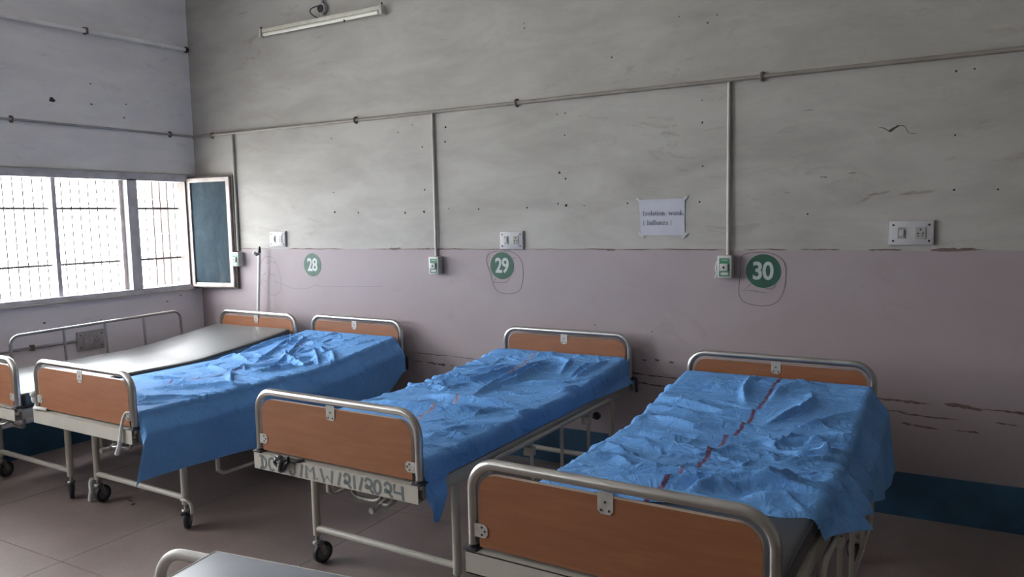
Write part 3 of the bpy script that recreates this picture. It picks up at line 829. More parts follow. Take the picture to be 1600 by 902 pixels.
for k, a in enumerate([(5.02,1.795,5.06,1.793,0.006),(5.16,1.808,5.20,1.809,0.004),(4.84,1.717,4.87,1.715,0.004),(4.93,2.15,4.99,2.152,0.003),(5.25,1.69,5.36,1.705,0.018),(5.2,1.65,5.27,1.68,0.012),(5.40,1.69,5.56,1.70,0.016)]):
    scuff(*a, M['scuff_light'] if k < 4 else M['conduit_paint'], 300+k, 'stain_patch', -0.0008)
for k, a in enumerate([(2.35,1.403,2.62,1.405,0.010),(2.08,1.404,2.20,1.408,0.016),(3.0,1.404,3.25,1.402,0.008),(5.55,1.403,5.75,1.41,0.014),(3.78,1.404,3.86,1.404,0.010)]):
    scuff(*a, M['scuff_light'], 400+k, 'dado_edge_chip', -0.0056)

# ================================================================== BEDS
HW = 0.44; LB = 2.034
def top_z(v, zh):
    t = np.clip((np.asarray(v, float)-1.15)/0.84, 0, 1)
    # flat base section, gently raised back section with a soft hinge
    return 0.695+(zh-0.695)*(t**1.25)

def bow_path(z0, z1, rc=0.085):
    P = [(-HW, z0)]
    P += [(-HW, z1-rc)]+arc(-HW+rc, z1-rc, rc, 180, 90, 10)[1:]
    P += arc(HW-rc, z1-rc, rc, 90, 0, 10)+[(HW, z0)]
    return P
def board_outline(zb=0.632, zt=0.858, hw=0.412, r=0.062):
    return [(-hw, zb), (hw, zb)]+arc(hw-r, zt-r, r, 0, 90, 8)+arc(-hw+r, zt-r, r, 90, 180, 8)

PROTO = {}
def put(key, builder, name, mat, parent, loc=(0, 0, 0), rot=(0, 0, 0), smooth=True):
    if key not in PROTO:
        o = builder().build(name, mat, parent, smooth=smooth); PROTO[key] = o
    else:
        o = PROTO[key].copy(); o.name = name; C.objects.link(o); o.parent = parent
    o.location = loc; o.rotation_euler = rot
    return o

def hospital_bed(x, y, a, label, guards, zh, crank=True, sock=True, brake_rot=(0.4, -0.3, 0.2, 0.0)):
    root = empty('hospital_bed', (x, y, 0), a)
    tag(root, label, 'bed', 'hospital beds')
    # ---- end channels and side members
    def channel():
        m = MB()
        m.box(-0.452, 0.452, -0.028, -0.0245, 0.550, 0.620); m.box(-0.452, 0.452, -0.028, 0.018, 0.6165, 0.620)
        m.box(-0.452, 0.452, -0.028, 0.018, 0.550, 0.5535); return m
    put('channel', channel, 'foot_channel', M['ivory'], root, smooth=False)
    put('channel', channel, 'head_channel', M['ivory'], root, (0, LB, 0), (0, 0, PI), False)
    fc = [c for c in root.children][0]
    for s in (-1, 1):
        put('side', lambda: MB().box(-0.014, 0.014, 0.012, LB-0.012, 0.552, 0.606, 0.004), 'side_member', M['ivory'], root, (s*0.432, 0, 0))
    # ---- bows and boards
    for (v0, nm) in ((0.0, 'foot'), (LB, 'head')):
        put('bow', lambda: MB().tube([(u, 0, z) for u, z in bow_path(0.60, 0.8886)], 0.0158, 16), nm+'_bow', M['steel'], root, (0, v0, 0))
        bd = put('board', lambda: MB().prism(board_outline(), -0.009, 0.009, 'xz'), nm+'_board', M['laminate'], root, (0, v0, 0), smooth=False)
        def edge():
            m = MB(); o = board_outline(); n = len(o); b = 0
            for (u, z) in o: 
                m.v += [(u*1.0012, -0.0085, z+0.0006), (u*1.0012, 0.0085, z+0.0006)]
            for i in range(1, n-0):
                j = (i+1) % n
                m.quad(2*i, 2*i+1, 2*j+1, 2*j)
            return m
        put('board_edge', edge, 'edge_band', M['edge_band'], bd, smooth=False)
        def top_bracket():
            m = MB(); m.prism([(-0.023, 0.873), (-0.023, 0.822), (-0.014, 0.811), (0.014, 0.811), (0.023, 0.822), (0.023, 0.873)], -0.0115, -0.009, 'xz'); return m
        def side_bracket():
            m = MB(); m.prism([(-0.436, 0.662), (-0.436, 0.703), (-0.392, 0.703), (-0.382, 0.694), (-0.382, 0.672), (-0.392, 0.662)], -0.0115, -0.009, 'xz'); return m
        put('tbr', top_bracket, 'bracket', M['bracket'], bd, smooth=False)
        put('sbr', side_bracket, 'bracket', M['bracket'], bd, smooth=False)
        def side_bracket2():
            m = MB(); m.prism([(0.436, 0.662), (0.436, 0.703), (0.392, 0.703), (0.382, 0.694), (0.382, 0.672), (0.392, 0.662)], -0.0115, -0.009, 'xz'); return m
        put('sbr2', side_bracket2, 'bracket', M['bracket'], bd, smooth=False)
        for (u, z) in ((0, 0.845), (-0.012, 0.822), (0.012, 0.822), (-0.402, 0.694), (-0.391, 0.683), (-0.402, 0.671), (0.402, 0.694), (0.391, 0.683), (0.402, 0.671)):
            put('scr', lambda: MB().lathe([(0.0038, -0.0128), (0.0034, -0.0114)], (0, 0, 0), 'y', 8), 'screw', M['screw'], bd, (u, 0, z))
        for s in (-1, 1):
            put('spacer', lambda: MB().box(-0.006, 0.006, -0.009, 0.009, 0.64, 0.70), 'side_spacer', M['black_plastic'], root, (s*0.419, v0, 0), smooth=False)
            put('sock', lambda: MB().box(-0.024, 0.024, -0.026, 0.024, 0.6195, 0.6265, 0.002).lathe([(0.0195, 0.6265), (0.018, 0.634)], (0, 0, 0), 'z', 16), 'bow_socket', M['black_rubber'], root, (s*HW, v0, 0))
    # ---- platform under the mattress
    put('plat', lambda: MB().box(-0.418, 0.418, 0.022, 1.15, 0.590, 0.606), 'base_platform', M['ivory'], root, smooth=False)
    m = MB(); vv = np.linspace(1.16, 1.99, 9); zz = top_z(vv, zh)-0.089
    poly = [(float(v), float(z)) for v, z in zip(vv, zz)]+[(float(v), float(z)-0.014) for v, z in zip(vv[::-1], zz[::-1])]
    m.prism(poly, -0.418, 0.418, 'yz').build('back_platform', M['ivory'], root, smooth=False)
    # ---- legs, cross tubes, castors
    for (v0, nm) in ((0.27, 'foot'), (1.84, 'head')):
        put('xbar', lambda: MB().tube([(-0.40, 0, 0.178), (0.40, 0, 0.178)], 0.0155, 12), 'cross_bar', M['ivory'], root, (0, v0, 0))
        put('xtop', lambda: MB().box(-0.418, 0.418, -0.018, 0.018, 0.552, 0.588), 'cross_member', M['ivory'], root, (0, v0, 0), smooth=False)
        for s in (-1, 1):
            put('leg', lambda: MB().tube([(0, 0, 0.145), (0, 0, 0.5515)], 0.0185, 14), 'leg', M['ivory'], root, (s*0.405, v0, 0))
            k = (0 if nm == 'foot' else 2)+(0 if s < 0 else 1)
            def fork():
                m = MB()
                m.lathe([(0.009, 0.108), (0.009, 0.150)], (0, 0, 0), 'z', 10)
                m.lathe([(0.021, 0.104), (0.024, 0.111), (0.020, 0.120)], (0, 0, 0), 'z', 14)
                for q in (-1, 1):
                    m.prism([(-0.020, 0.108), (0.018, 0.108), (0.040, 0.060), (0.036, 0.042), (0.018, 0.042), (0.004, 0.080)], q*0.018-0.0015, q*0.018+0.0015, 'yz')
                m.box(-0.0195, 0.0195, -0.02, 0.02, 0.102, 0.106)
                return m
            cs = put('fork', fork, 'castor', M['castor_metal'], root, (s*0.405, v0-0.0, 0), (0, 0, brake_rot[k]))
            put('tyre', lambda: MB().lathe([(0.036, -0.0125), (0.049, -0.011), (0.0515, -0.004), (0.0515, 0.004), (0.049, 0.011), (0.036, 0.0125)], (0, 0, 0), 'x', 24), 'tyre', M['black_rubber'], cs, (0, 0.026, 0.0515))
            put('hubm', lambda: MB().lathe([(0.010, -0.0145), (0.034, -0.0135), (0.034, 0.0135), (0.010, 0.0145)], (0, 0, 0), 'x', 18), 'wheel_hub', M['hub'], cs, (0, 0.026, 0.0515))
            if k == 1:
                put('brake', lambda: MB().box(-0.014, 0.014, -0.055, -0.015, 0.100, 0.106, 0.002), 'brake_lever', M['black_plastic'], cs)
    # ---- folding guard rails
    for s, up in guards:
        dz = 0.315 if up else 0.0
        def guard():
            z1, z0, va, vb, rc = 0.587, 0.270, 0.425, 1.69, 0.06
            P = [(va, z0+0.02)]+[(va, z1-rc)]+arc(va+rc, z1-rc, rc, 180, 90, 7)[1:]+arc(vb-rc, z1-rc, rc, 90, 0, 7)+[(vb, z0+0.02)]
            m = MB(); m.tube([(0, v, z) for v, z in P], 0.0105, 10); return m
        g = put('guard'+str(up), guard, 'guard_rail', M['steel'] if up else M['ivory'], root, (s*0.478, 0, dz), ((0.024 if up else 0), 0, 0))
        if up: g.location.z -= 0.012
        put('glow'+str(up), lambda: MB().tube([(0, v, z) for v, z in arc(0.475, 0.315, 0.05, 180, 270, 6)+arc(1.64, 0.315, 0.05, 270, 360, 6)], 0.0095, 10), 'lower_rail', M['steel'] if up else M['ivory'], g)
        for v in (0.775, 1.072, 1.375):
            put('post'+str(up), lambda: MB().tube([(0, 0, 0.267), (0, 0, 0.580)], 0.009, 10), 'post', M['steel'] if up else M['ivory'], g, (0, v, 0))
        for v in (0.775, 1.375):
            put('slv', lambda: MB().box(-0.034, 0.012, -0.02, 0.02, 0.515, 0.556, 0.004), 'rail_sleeve', M['ivory'], root, (s*0.478, v, 0), (0, 0, 0 if s > 0 else PI))
        put('knob', lambda: MB().tube([(0, 0.02, 0), (0, 0.05, 0)], 0.006, 8).lathe([(0.010, 0.05), (0.021, 0.056), (0.022, 0.068), (0.012, 0.074)], (0, 0, 0), 'y', 14), 'rail_knob', M['black_plastic'], root, (s*0.486, 1.40, 0.540))
    # ---- under-bed gear
    if crank:
        put('crank', lambda: MB().tube([(0.25, 0.60, 0.540), (0.25, 0.10, 0.530), (0.258, -0.02, 0.512)], 0.0095, 10), 'crank_shaft', M['ivory'], root)
        put('crankh', lambda: MB().tube(smooth_path([(0.285, 0.05, 0.545), (0.305, 0.02, 0.535), (0.295, -0.01, 0.515), (0.265, -0.02, 0.512), (0.258, -0.05, 0.506)]), 0.0085, 10).lathe([(0.012, -0.055), (0.0125, -0.075)], (0.258, 0.0, 0.506), 'y', 12), 'crank_handle', M['castor_metal'], root)
        put('loop', lambda: MB().tube([(-0.10, 0.20, 0.56), (-0.10, 0.20, 0.44)]+[(-0.10+0.035*(1-math.cos(t)), 0.20+0.01*math.sin(t), 0.44-0.035*math.sin(t)) for t in (0.4, 0.8, 1.2, 1.57)]+[(0.0, 0.21, 0.405), (0.035, 0.21, 0.41), (0.06, 0.205, 0.43), (0.065, 0.20, 0.47), (0.065, 0.20, 0.56)], 0.0095, 10), 'crank_loop', M['castor_metal'], root)
    if sock:
        for s in (-1, 1):
            put('ivs', lambda: MB().tube([(0, 0, 0.632), (0.028, 0.004, 0.634), (0.034, 0.006, 0.626), (0.036, 0.006, 0.548)], 0.0095, 10), 'drip_rod_socket', M['black_rubber'], root, (s*0.443, LB, 0), (0, 0, 0 if s > 0 else PI))
    return root

BEDS = [(0.7408, -2.1473, -0.0255), (1.7527, -2.1294, -0.0289), (3.4736, -2.1302, -0.0329), (4.8312, -2.5325, -0.0331)]
ZH = [0.795, 0.790, 0.762, 0.802]
b1 = hospital_bed(*BEDS[0], 'hospital bed beside the window with bare mattress and raised guard rail', ((-1, True), (1, False)), ZH[0], brake_rot=(0.3, 1.1, 0.5, 0.2))
b2 = hospital_bed(*BEDS[1], 'hospital bed under number 28 with long hanging blue sheet', ((-1, False), (1, False)), ZH[1], brake_rot=(0.2, 0.7, 0.4, 0.1))
b3 = hospital_bed(*BEDS[2], 'hospital bed under number 29 with painted lettering on its foot channel', ((-1, False), (1, False)), ZH[2], brake_rot=(-0.15, 0.4, 0.3, 0.5))
b4 = hospital_bed(*BEDS[3], 'hospital bed under number 30 with its sheet pulled towards the head', ((-1, False), (1, False)), ZH[3], brake_rot=(0.1, 0.4, 0.2, 0.6))

# hand-painted lettering on the foot channel of the third bed
fch = [c for c in b3.children if c.name.startswith('foot_channel')][0]
TWO = smooth_path([(0.02, 0.72), (0.30, 0.98), (0.72, 0.86), (0.78, 0.52), (0.50, 0.34), (0.12, 0.30), (0.20, 0.48), (0.50, 0.36), (0.72, 0.14), (1.0, 0.0)])
GL = {'D': [[(0.1, 1), (0.55, 0.98), (0.9, 0.75), (0.95, 0.4), (0.8, 0.1), (0.1, 0.0)], [(0.42, 0.98), (0.42, 0.0)]],
      'C': [[(0.95, 0.85), (0.6, 1.0), (0.15, 0.85), (0.02, 0.5), (0.2, 0.1), (0.6, 0.0), (0.95, 0.1)]],
      'H': [[(0.05, 1), (0.05, 0)], [(0.95, 1), (0.95, 0)], [(0.05, 0.52), (0.95, 0.5)]],
      '/': [[(1, 1), (0, 0)]], 'J': [[(0.3, 1.0), (1.15, 0.95)], [(0.85, 1.0), (0.88, 0.25), (0.6, 0.0), (0.2, 0.05), (0.05, 0.3)]],
      '|': [[(0.5, 1.0), (0.4, 0.0)]], 'M': [[(0.08, 0), (0.08, 1), (0.5, 0.55), (0.85, 1.0), (0.98, 0.0)]],
      '.': [[(0.2, 0.18), (0.5, 0.10)]], 'W': [[(0.0, 1.0), (0.25, 0.0), (0.5, 0.5), (0.85, 0.02), (0.92, 1.0)]],
      '2': [TWO], '1': [[(0.4, 1.0), (0.6, 0.0)]], '0': [ell(0.5, 0.5, 0.42, 0.48, 0, 360, 18)],
      '4': [[(0.05, 1.0), (0.05, 0.42), (0.8, 0.40)], [(0.78, 0.95), (0.85, -0.05)]]}
m = MB()
for (ch, pa, pb) in (('D', 408, 421), ('C', 424.5, 434), ('H', 440, 448.5), ('/', 450.5, 455), ('J', 458.5, 468.5), ('/', 476, 479.5), ('M', 484.5, 499), ('.', 501.5, 505.5), ('W', 508.5, 528.5),
                     ('/', 535.5, 540), ('2', 544.5, 556), ('1', 559, 563), ('/', 568.5, 573.5), ('2', 576.5, 590), ('0', 590, 601.5), ('2', 606, 618.5), ('4', 620, 636)):
    def U(p):
        t = (p-400)/255.5
        return -0.452+0.904*(t*1.075-0.075*t*t)
    ua, ub = U(pa), U(pb)
    for st in GL[ch]:
        m.ribbon([(ua+(ub-ua)*q[0], 0.556+0.055*q[1]) for q in st], 0.0115 if ch != '.' else 0.012, -0.0288, 'xz')
m.build('lettering', M['lettering'], fch, smooth=False, recalc=False)

# ---- mattresses
def mattress(bed, zh, label):
    x, y, a = bed
    root_loc = (x, y, 0)
    vv = np.concatenate([np.linspace(0.030, 0.055, 4), np.linspace(0.08, 1.1, 18), np.linspace(1.14, 1.96, 22), np.linspace(1.968, 1.988, 4)])
    hw, th, r = 0.438, 0.086, 0.022
    m = MB(); sec = arc(hw-r, -r, r, 90, 0, 4)+arc(hw-r, -th+r, r, 0, -90, 4)+arc(-hw+r, -th+r, r, 270, 180, 4)+arc(-hw+r, -r, r, 180, 90, 4)
    # extra points across the top and bottom
    sec = [(u, z) for u, z in sec]
    topline = [(-hw+r+(2*hw-2*r)*i/10, 0) for i in range(1, 10)]
    sec = sec+topline
    n = len(sec)
    for v in vv:
        e = min(v-0.030, 1.988-v)
        k = 0.0 if e > 0.022 else 1-math.sqrt(max(0.0, 1-((0.022-e)/0.022)**2))
        zt = float(top_z(v, zh))
        for (u, z) in sec:
            zz = -th/2+(z+th/2)*(1-0.35*k)
            m.v.append((u*(1-0.045*k), float(v), zt+zz+0.0015*math.sin(9*v+4*u)*(1 if z > -0.01 else 0)-0.0015))
    for i in range(len(vv)-1):
        for k in range(n):
            a0 = i*n+k; a1 = i*n+(k+1) % n
            m.quad(a0, a1, a1+n, a0+n)
    m.quad(*range(n)); m.quad(*[(len(vv)-1)*n+k for k in range(n)][::-1])
    o = m.build('mattress', M['rexine'], angle=60)
    o.location = root_loc; o.rotation_euler = (0, 0, a)
    mm = MB()
    mm.tube([(hw-0.002, float(v), float(top_z(v, zh))-0.012) for v in np.linspace(0.06, 1.96, 30)], 0.004, 6)
    mm.build('piping', M['black_plastic'], o)
    mm = MB(); mm.tube([(-hw+0.002, float(v), float(top_z(v, zh))-0.012) for v in np.linspace(0.06, 1.96, 30)], 0.004, 6)
    mm.build('piping', M['black_plastic'], o)
    return tag(o, label, 'mattress', 'mattresses on the beds')
mattress(BEDS[0], ZH[0], 'bare black vinyl mattress on the bed beside the window')
mattress(BEDS[1], ZH[1], 'black mattress under the crumpled sheet of bed 28')
mattress(BEDS[2], ZH[2], 'black mattress under the tucked sheet of bed 29')
mattress(BEDS[3], ZH[3], 'black mattress with its foot end uncovered on bed 30')

# ---- bed sheets
def crease_field(Ug, Vg, creases):
    H = np.zeros_like(Ug)
    for (pts, amp, w) in creases:
        pts = np.asarray(pts, float)
        lo = pts.min(0)-6*w; hi = pts.max(0)+6*w
        sel = (Ug > lo[0]) & (Ug < hi[0]) & (Vg > lo[1]) & (Vg < hi[1])
        if not sel.any(): continue
        u = Ug[sel]; v = Vg[sel]
        best = np.full(u.shape, 9.0); tt = np.zeros(u.shape); sg = np.zeros(u.shape)
        seg = np.linalg.norm(np.diff(pts, axis=0), axis=1); tot = seg.sum(); acc = 0
        for i in range(len(pts)-1):
            d = pts[i+1]-pts[i]; L2 = max(1e-9, d@d)
            t = np.clip(((u-pts[i, 0])*d[0]+(v-pts[i, 1])*d[1])/L2, 0, 1)
            px = pts[i, 0]+t*d[0]; py = pts[i, 1]+t*d[1]
            dist = np.hypot(u-px, v-py)
            s = np.sign(d[0]*(v-py)-d[1]*(u-px))
            k = dist < best
            best[k] = dist[k]; tt[k] = (acc+t*seg[i])[k]/tot; sg[k] = s[k]
            acc += seg[i]
        w = w*0.62
        ww = np.where(sg > 0, w*0.42, w*1.2)      # steep on one side, soft on the other
        taper = np.minimum(1, np.minimum(tt, 1-tt)*3.5+0.05)
        H[sel] = np.maximum(H[sel], 0)+2.0*amp*taper*np.exp(-(best/ww)**1.35)
    return H
def rand_creases(seed, n, u0, u1, v0, v1, ang, spread, lo=0.10, hi=0.42, a=(0.002, 0.006), w=(0.006, 0.016)):
    r = random.Random(seed); out = []
    for _ in range(n):
        cu, cv = r.uniform(u0, u1), r.uniform(v0, v1); th = r.gauss(ang, spread); L = r.uniform(lo, hi)
        bend = r.gauss(0, 0.25)
        pts = []
        for k in range(5):
            s = (k/4-0.5)*L; t = th+bend*(k/4-0.5)
            pts.append((cu+s*math.cos(t), cv+s*math.sin(t)))
        out.append((pts, r.uniform(*a), r.uniform(*w)))
    return out
def wave(Ug, Vg, seed, amp, f0, f1, n=10):
    r = random.Random(seed); H = np.zeros_like(Ug)
    for _ in range(n):
        f = r.uniform(f0, f1); th = r.uniform(0, PI); ph = r.uniform(0, 6.28)
        H += np.sin(f*(np.cos(th)*Ug+np.sin(th)*Vg)+ph)
    return amp*(H/n*1.6)

def sheet(bed, zh, mat, label, v0f, v1, hangL, hangR, creases, stripe, seed, flareL, flareR, foot_drop, head_drop, fold=0.010, step=0.0062, toe=None, foot_roll=0.0):
    x, y, a = bed
    h, r = 0.446, 0.024
    nt = int(2*(h-r)/step); nh = 34
    su = np.concatenate([-(h-r)-r*PI/2-np.linspace(1, 0, nh, endpoint=False)*1.0*0, ])
    rows = []
    nv = int((v1-0.02)/step)
    tv = np.linspace(0, 1, nv)
    # columns: (zone, value)
    cols = [('L', q) for q in np.linspace(1, 0, nh, endpoint=False)]
    cols += [('a', t) for t in np.linspace(-1, 0, 6, endpoint=False)]
    cols += [('T', t) for t in np.linspace(-(h-r), h-r, nt)]
    cols += [('A', t) for t in np.linspace(0, 1, 7)[1:]]
    cols += [('R', q) for q in np.linspace(0, 1, nh+1)[1:]]
    ncol = len(cols)
    X = np.zeros((nv, ncol)); V = np.zeros((nv, ncol)); Z = np.zeros((nv, ncol)); S = np.zeros((nv, ncol))
    NX = np.zeros((nv, ncol)); NZ = np.zeros((nv, ncol)); Q = np.zeros((nv, ncol))
    ends = np.zeros(nv)
    for j, (zn, q) in enumerate(cols):
        uu = {'L': -h, 'a': -h+r*(1-abs(q)), 'T': q, 'A': h-r+r*q, 'R': h}[zn]
        va = v0f(uu)
        v = va+(v1-va)*tv
        V[:, j] = v
        zt = top_z(v, zh)+0.003
        if zn == 'T':
            X[:, j] = q; Z[:, j] = zt; S[:, j] = q; NZ[:, j] = 1
        elif zn in 'aA':
            th = abs(q)*PI/2; s = -1 if zn == 'a' else 1
            X[:, j] = s*(h-r+r*math.sin(th)); Z[:, j] = zt-r*(1-math.cos(th)); S[:, j] = s*(h-r+r*th)
            NZ[:, j] = math.cos(th); NX[:, j] = s*math.sin(th)
        else:
            s = -1 if zn == 'L' else 1
            Hh = (hangL if s < 0 else hangR)(v); fl = (flareL if s < 0 else flareR)
            drop = Hh*q
            base = fl(v, drop)
            X[:, j] = s*(h+base); Z[:, j] = zt-r-drop; S[:, j] = s*(h-r+r*PI/2+drop); NX[:, j] = s
            Q[:, j] = drop
    W = crease_field(S, V, creases)
    W += 0.0035+wave(S, V, seed, 0.0026, 4, 16)+wave(S, V, seed+1, 0.0011, 20, 60, 14)
    W = np.maximum(W, 0.0005)
    # hanging folds
    rr = random.Random(seed+5)
    fo = np.zeros_like(W)
    for _ in range(6):
        f = rr.uniform(6, 22); ph = rr.uniform(0, 6.28)
        fo += np.sin(f*V+ph+1.5*Q)
    W += fold*np.clip(Q/0.15, 0, 1.6)*(fo/6+0.35)
    X = X+NX*W; Z = Z+NZ*W
    if foot_roll:
        # loose, doubled-over foot hem standing up a little
        d = (V-V[0:1, :])
        topm = np.clip(NZ, 0, 1)
        Z += topm*foot_roll*np.exp(-((d-0.035)/0.028)**2)*(0.6+0.4*np.sin(9*S+1.0))
    # tuck the two ends down over the mattress
    if foot_drop:
        d = V-V[0:1, :]
        k = np.clip(1-d/0.035, 0, 1); Z -= foot_drop*k**2
    k = np.clip(1-(v1-V)/0.03, 0, 1)
    Z -= head_drop*k**2
    if toe is not None: X, V, Z = toe(X, V, Z, S, Q)
    m = MB()
    m.v = [tuple(p) for p in np.stack([X, V, Z], -1).reshape(-1, 3).tolist()]
    idx = np.arange(nv*ncol).reshape(nv, ncol)
    m.f = np.stack([idx[:-1, :-1], idx[:-1, 1:], idx[1:, 1:], idx[1:, :-1]], -1).reshape(-1, 4).tolist()
    m.mi = [0]*len(m.f)
    o = m.build('bed_sheet', mat, recalc=False, angle=180)
    me = o.data
    sp = np.interp(V, [p[0] for p in stripe], [p[1] for p in stripe])
    uvl = me.uv_layers.new(name='stripe')
    li = np.zeros(len(me.loops), dtype=np.int32); me.loops.foreach_get('vertex_index', li)
    uv = np.stack([(S-sp).ravel(), V.ravel()], -1)[li]
    uvl.data.foreach_set('uv', uv.astype(np.float32).ravel())
    o.location = (x, y, 0); o.rotation_euler = (0, 0, a)
    return tag(o, label, 'bed sheet', 'blue bed sheets')

def sm(x): x = np.clip(x, 0, 1); return x*x*(3-2*x)
L_ = lambda ls, a, w: [(l, a, w) for l in ls]

# bed under number 28
B2 = [[(-0.4,1.28),(-0.42,1.58),(-0.39,1.8),(-0.36,1.86)],[(-0.04,1.1),(-0.24,1.5),(-0.38,1.85)],[(-0.09,0.95),(-0.01,1.08),(0.1,1.2),(-0.04,1.44),(-0.24,1.74),(-0.27,1.90)],[(-0.45,1.15),(-0.39,1.25),(-0.11,1.17)],[(-0.36,0.85),(-0.23,0.94),(0.1,0.86)],[(0.14,0.88),(0.21,0.97),(0.23,1.1),(0.34,1.21)],[(-0.12,1.41),(0.33,1.21),(0.28,1.38)],[(0.06,1.56),(0.42,1.25)],[(0.22,1.56),(0.47,1.34)],[(-0.12,1.63),(0.11,1.66)],[(0.08,0.85),(0.3,0.68)]]
B2f = [[(-0.25,0.47),(-0.07,0.5),(0.39,0.62),(0.5,0.79)],[(-0.42,0.53),(-0.21,0.54),(-0.04,0.63)],[(-0.03,0.32),(0.18,0.47),(0.41,0.66)],[(-0.4,0.25),(0.0,0.2),(0.3,0.25)],[(-0.1,0.10),(0.25,0.2),(0.42,0.4)]]
cr = L_(B2, 0.0125, 0.026)+L_(B2f, 0.012, 0.030)
cr += rand_creases(21, 40, -0.3, 0.35, 0.8, 1.9, 0.9, 0.8, 0.08, 0.28, (0.004, 0.009), (0.009, 0.018))
cr += rand_creases(22, 40, -0.42, 0.5, 0.1, 1.9, 0.5, 0.7, 0.08, 0.3, (0.002, 0.006), (0.006, 0.014))
cr += rand_creases(23, 26, 0.38, 0.56, 0.2, 1.6, 0.7, 0.3, 0.06, 0.16, (0.003, 0.008), (0.006, 0.012))
cr += rand_creases(24, 60, -0.42, 0.45, 0.1, 1.95, 0.6, 0.6, 0.06, 0.22, (0.0015, 0.004), (0.006, 0.011))
def hr2(v): return np.interp(v, [0.0, 0.05, 0.45, 1.15, 1.62, 1.74, 1.96, 2.0], [0.275, 0.285, 0.305, 0.355, 0.365, 0.34, 0.22, 0.20])
sheet(BEDS[1], ZH[1], M['sheet_a'], 'crumpled blue bed sheet hanging low off the bed under number 28',
      lambda u: 0.012, 1.985, lambda v: 0.10+0*v, hr2, cr, [(0, -0.02), (0.9, 0.02), (1.5, -0.08), (2.0, -0.15)], 11,
      lambda v, d: 0.004+0.02*sm(d/0.1), lambda v, d: 0.006+0.055*sm((d+0.01)/0.10)+0.03*sm(1-v/0.3)*d/0.3, 0.045, 0.03, fold=0.006,
      toe=lambda X, V, Z, S, Q: (X, V-np.where(X > 0.44, 0.10*np.clip(Q/0.3, 0, 1)*sm(1-V/0.5), 0), Z))

# bed under number 29
B3 = [[(-0.24,0.87),(-0.03,0.86),(0.17,0.87),(0.41,0.9)],[(-0.45,0.60),(-0.12,0.63),(0.14,0.69),(0.31,0.82)],[(-0.36,1.08),(-0.17,1.22),(-0.1,1.4),(-0.13,1.63)],[(0.0,1.11),(0.06,1.33),(0.04,1.77)],[(0.01,0.93),(-0.01,1.32),(0.01,1.84)]]
B3s = [[(-0.46,1.84),(-0.28,1.9),(-0.2,1.9)],[(-0.32,1.4),(-0.22,1.5),(-0.13,1.63)],[(-0.01,1.89),(0.17,1.77),(0.23,1.53)],[(-0.18,1.80),(0.05,1.93)],[(0.3,1.5),(0.28,1.82)],[(0.33,1.49),(0.37,1.9)],[(0.1,1.3),(0.36,1.41)],[(0.25,0.34),(0.33,0.46),(0.45,0.55)],[(0.23,0.3),(0.35,0.34),(0.47,0.33)],[(0.24,0.62),(0.25,0.74),(0.32,0.8)],[(0.4,0.73),(0.46,0.94)],[(0.38,1.22),(0.43,1.37)],[(-0.43,1.2),(-0.3,1.28),(-0.2,1.3)],[(-0.44,1.0),(-0.32,1.05),(-0.15,1.03)]]
cr = L_(B3, 0.019, 0.028)+L_(B3s, 0.012, 0.020)
cr += rand_creases(31, 46, -0.45, 0.45, 0.1, 1.95, 0.55, 0.5, 0.10, 0.35, (0.002, 0.006), (0.006, 0.016))
cr += rand_creases(32, 30, -0.45, -0.1, 1.0, 1.8, 0.2, 0.7, 0.08, 0.22, (0.003, 0.009), (0.008, 0.016))
cr += rand_creases(33, 30, 0.34, 0.50, 0.15, 1.95, 0.8, 0.25, 0.06, 0.18, (0.002, 0.007), (0.006, 0.012))
cr += rand_creases(34, 70, -0.45, 0.46, 0.1, 1.95, 0.35, 0.6, 0.06, 0.26, (0.0015, 0.004), (0.006, 0.011))
def hr3(v): return top_z(v, ZH[2])-0.024-0.612+0.155*sm((0.17-v)/0.13)*(1-0.55*sm((0.05-v)/0.05))
sheet(BEDS[2], ZH[2], M['sheet_b'], 'blue bed sheet tucked along the sides of the bed under number 29',
      lambda u: 0.018, 1.988, lambda v: 0.06+0*v, hr3, cr, [(0.38, 0.09), (0.58, 0.01), (0.76, 0.016), (1.1, -0.02), (1.44, -0.06), (1.9, -0.13), (2.0, -0.14)], 13,
      lambda v, d: 0.002+0*v, lambda v, d: 0.003+0.03*sm((d-0.07)/0.05), 0.045, 0.02, fold=0.003)

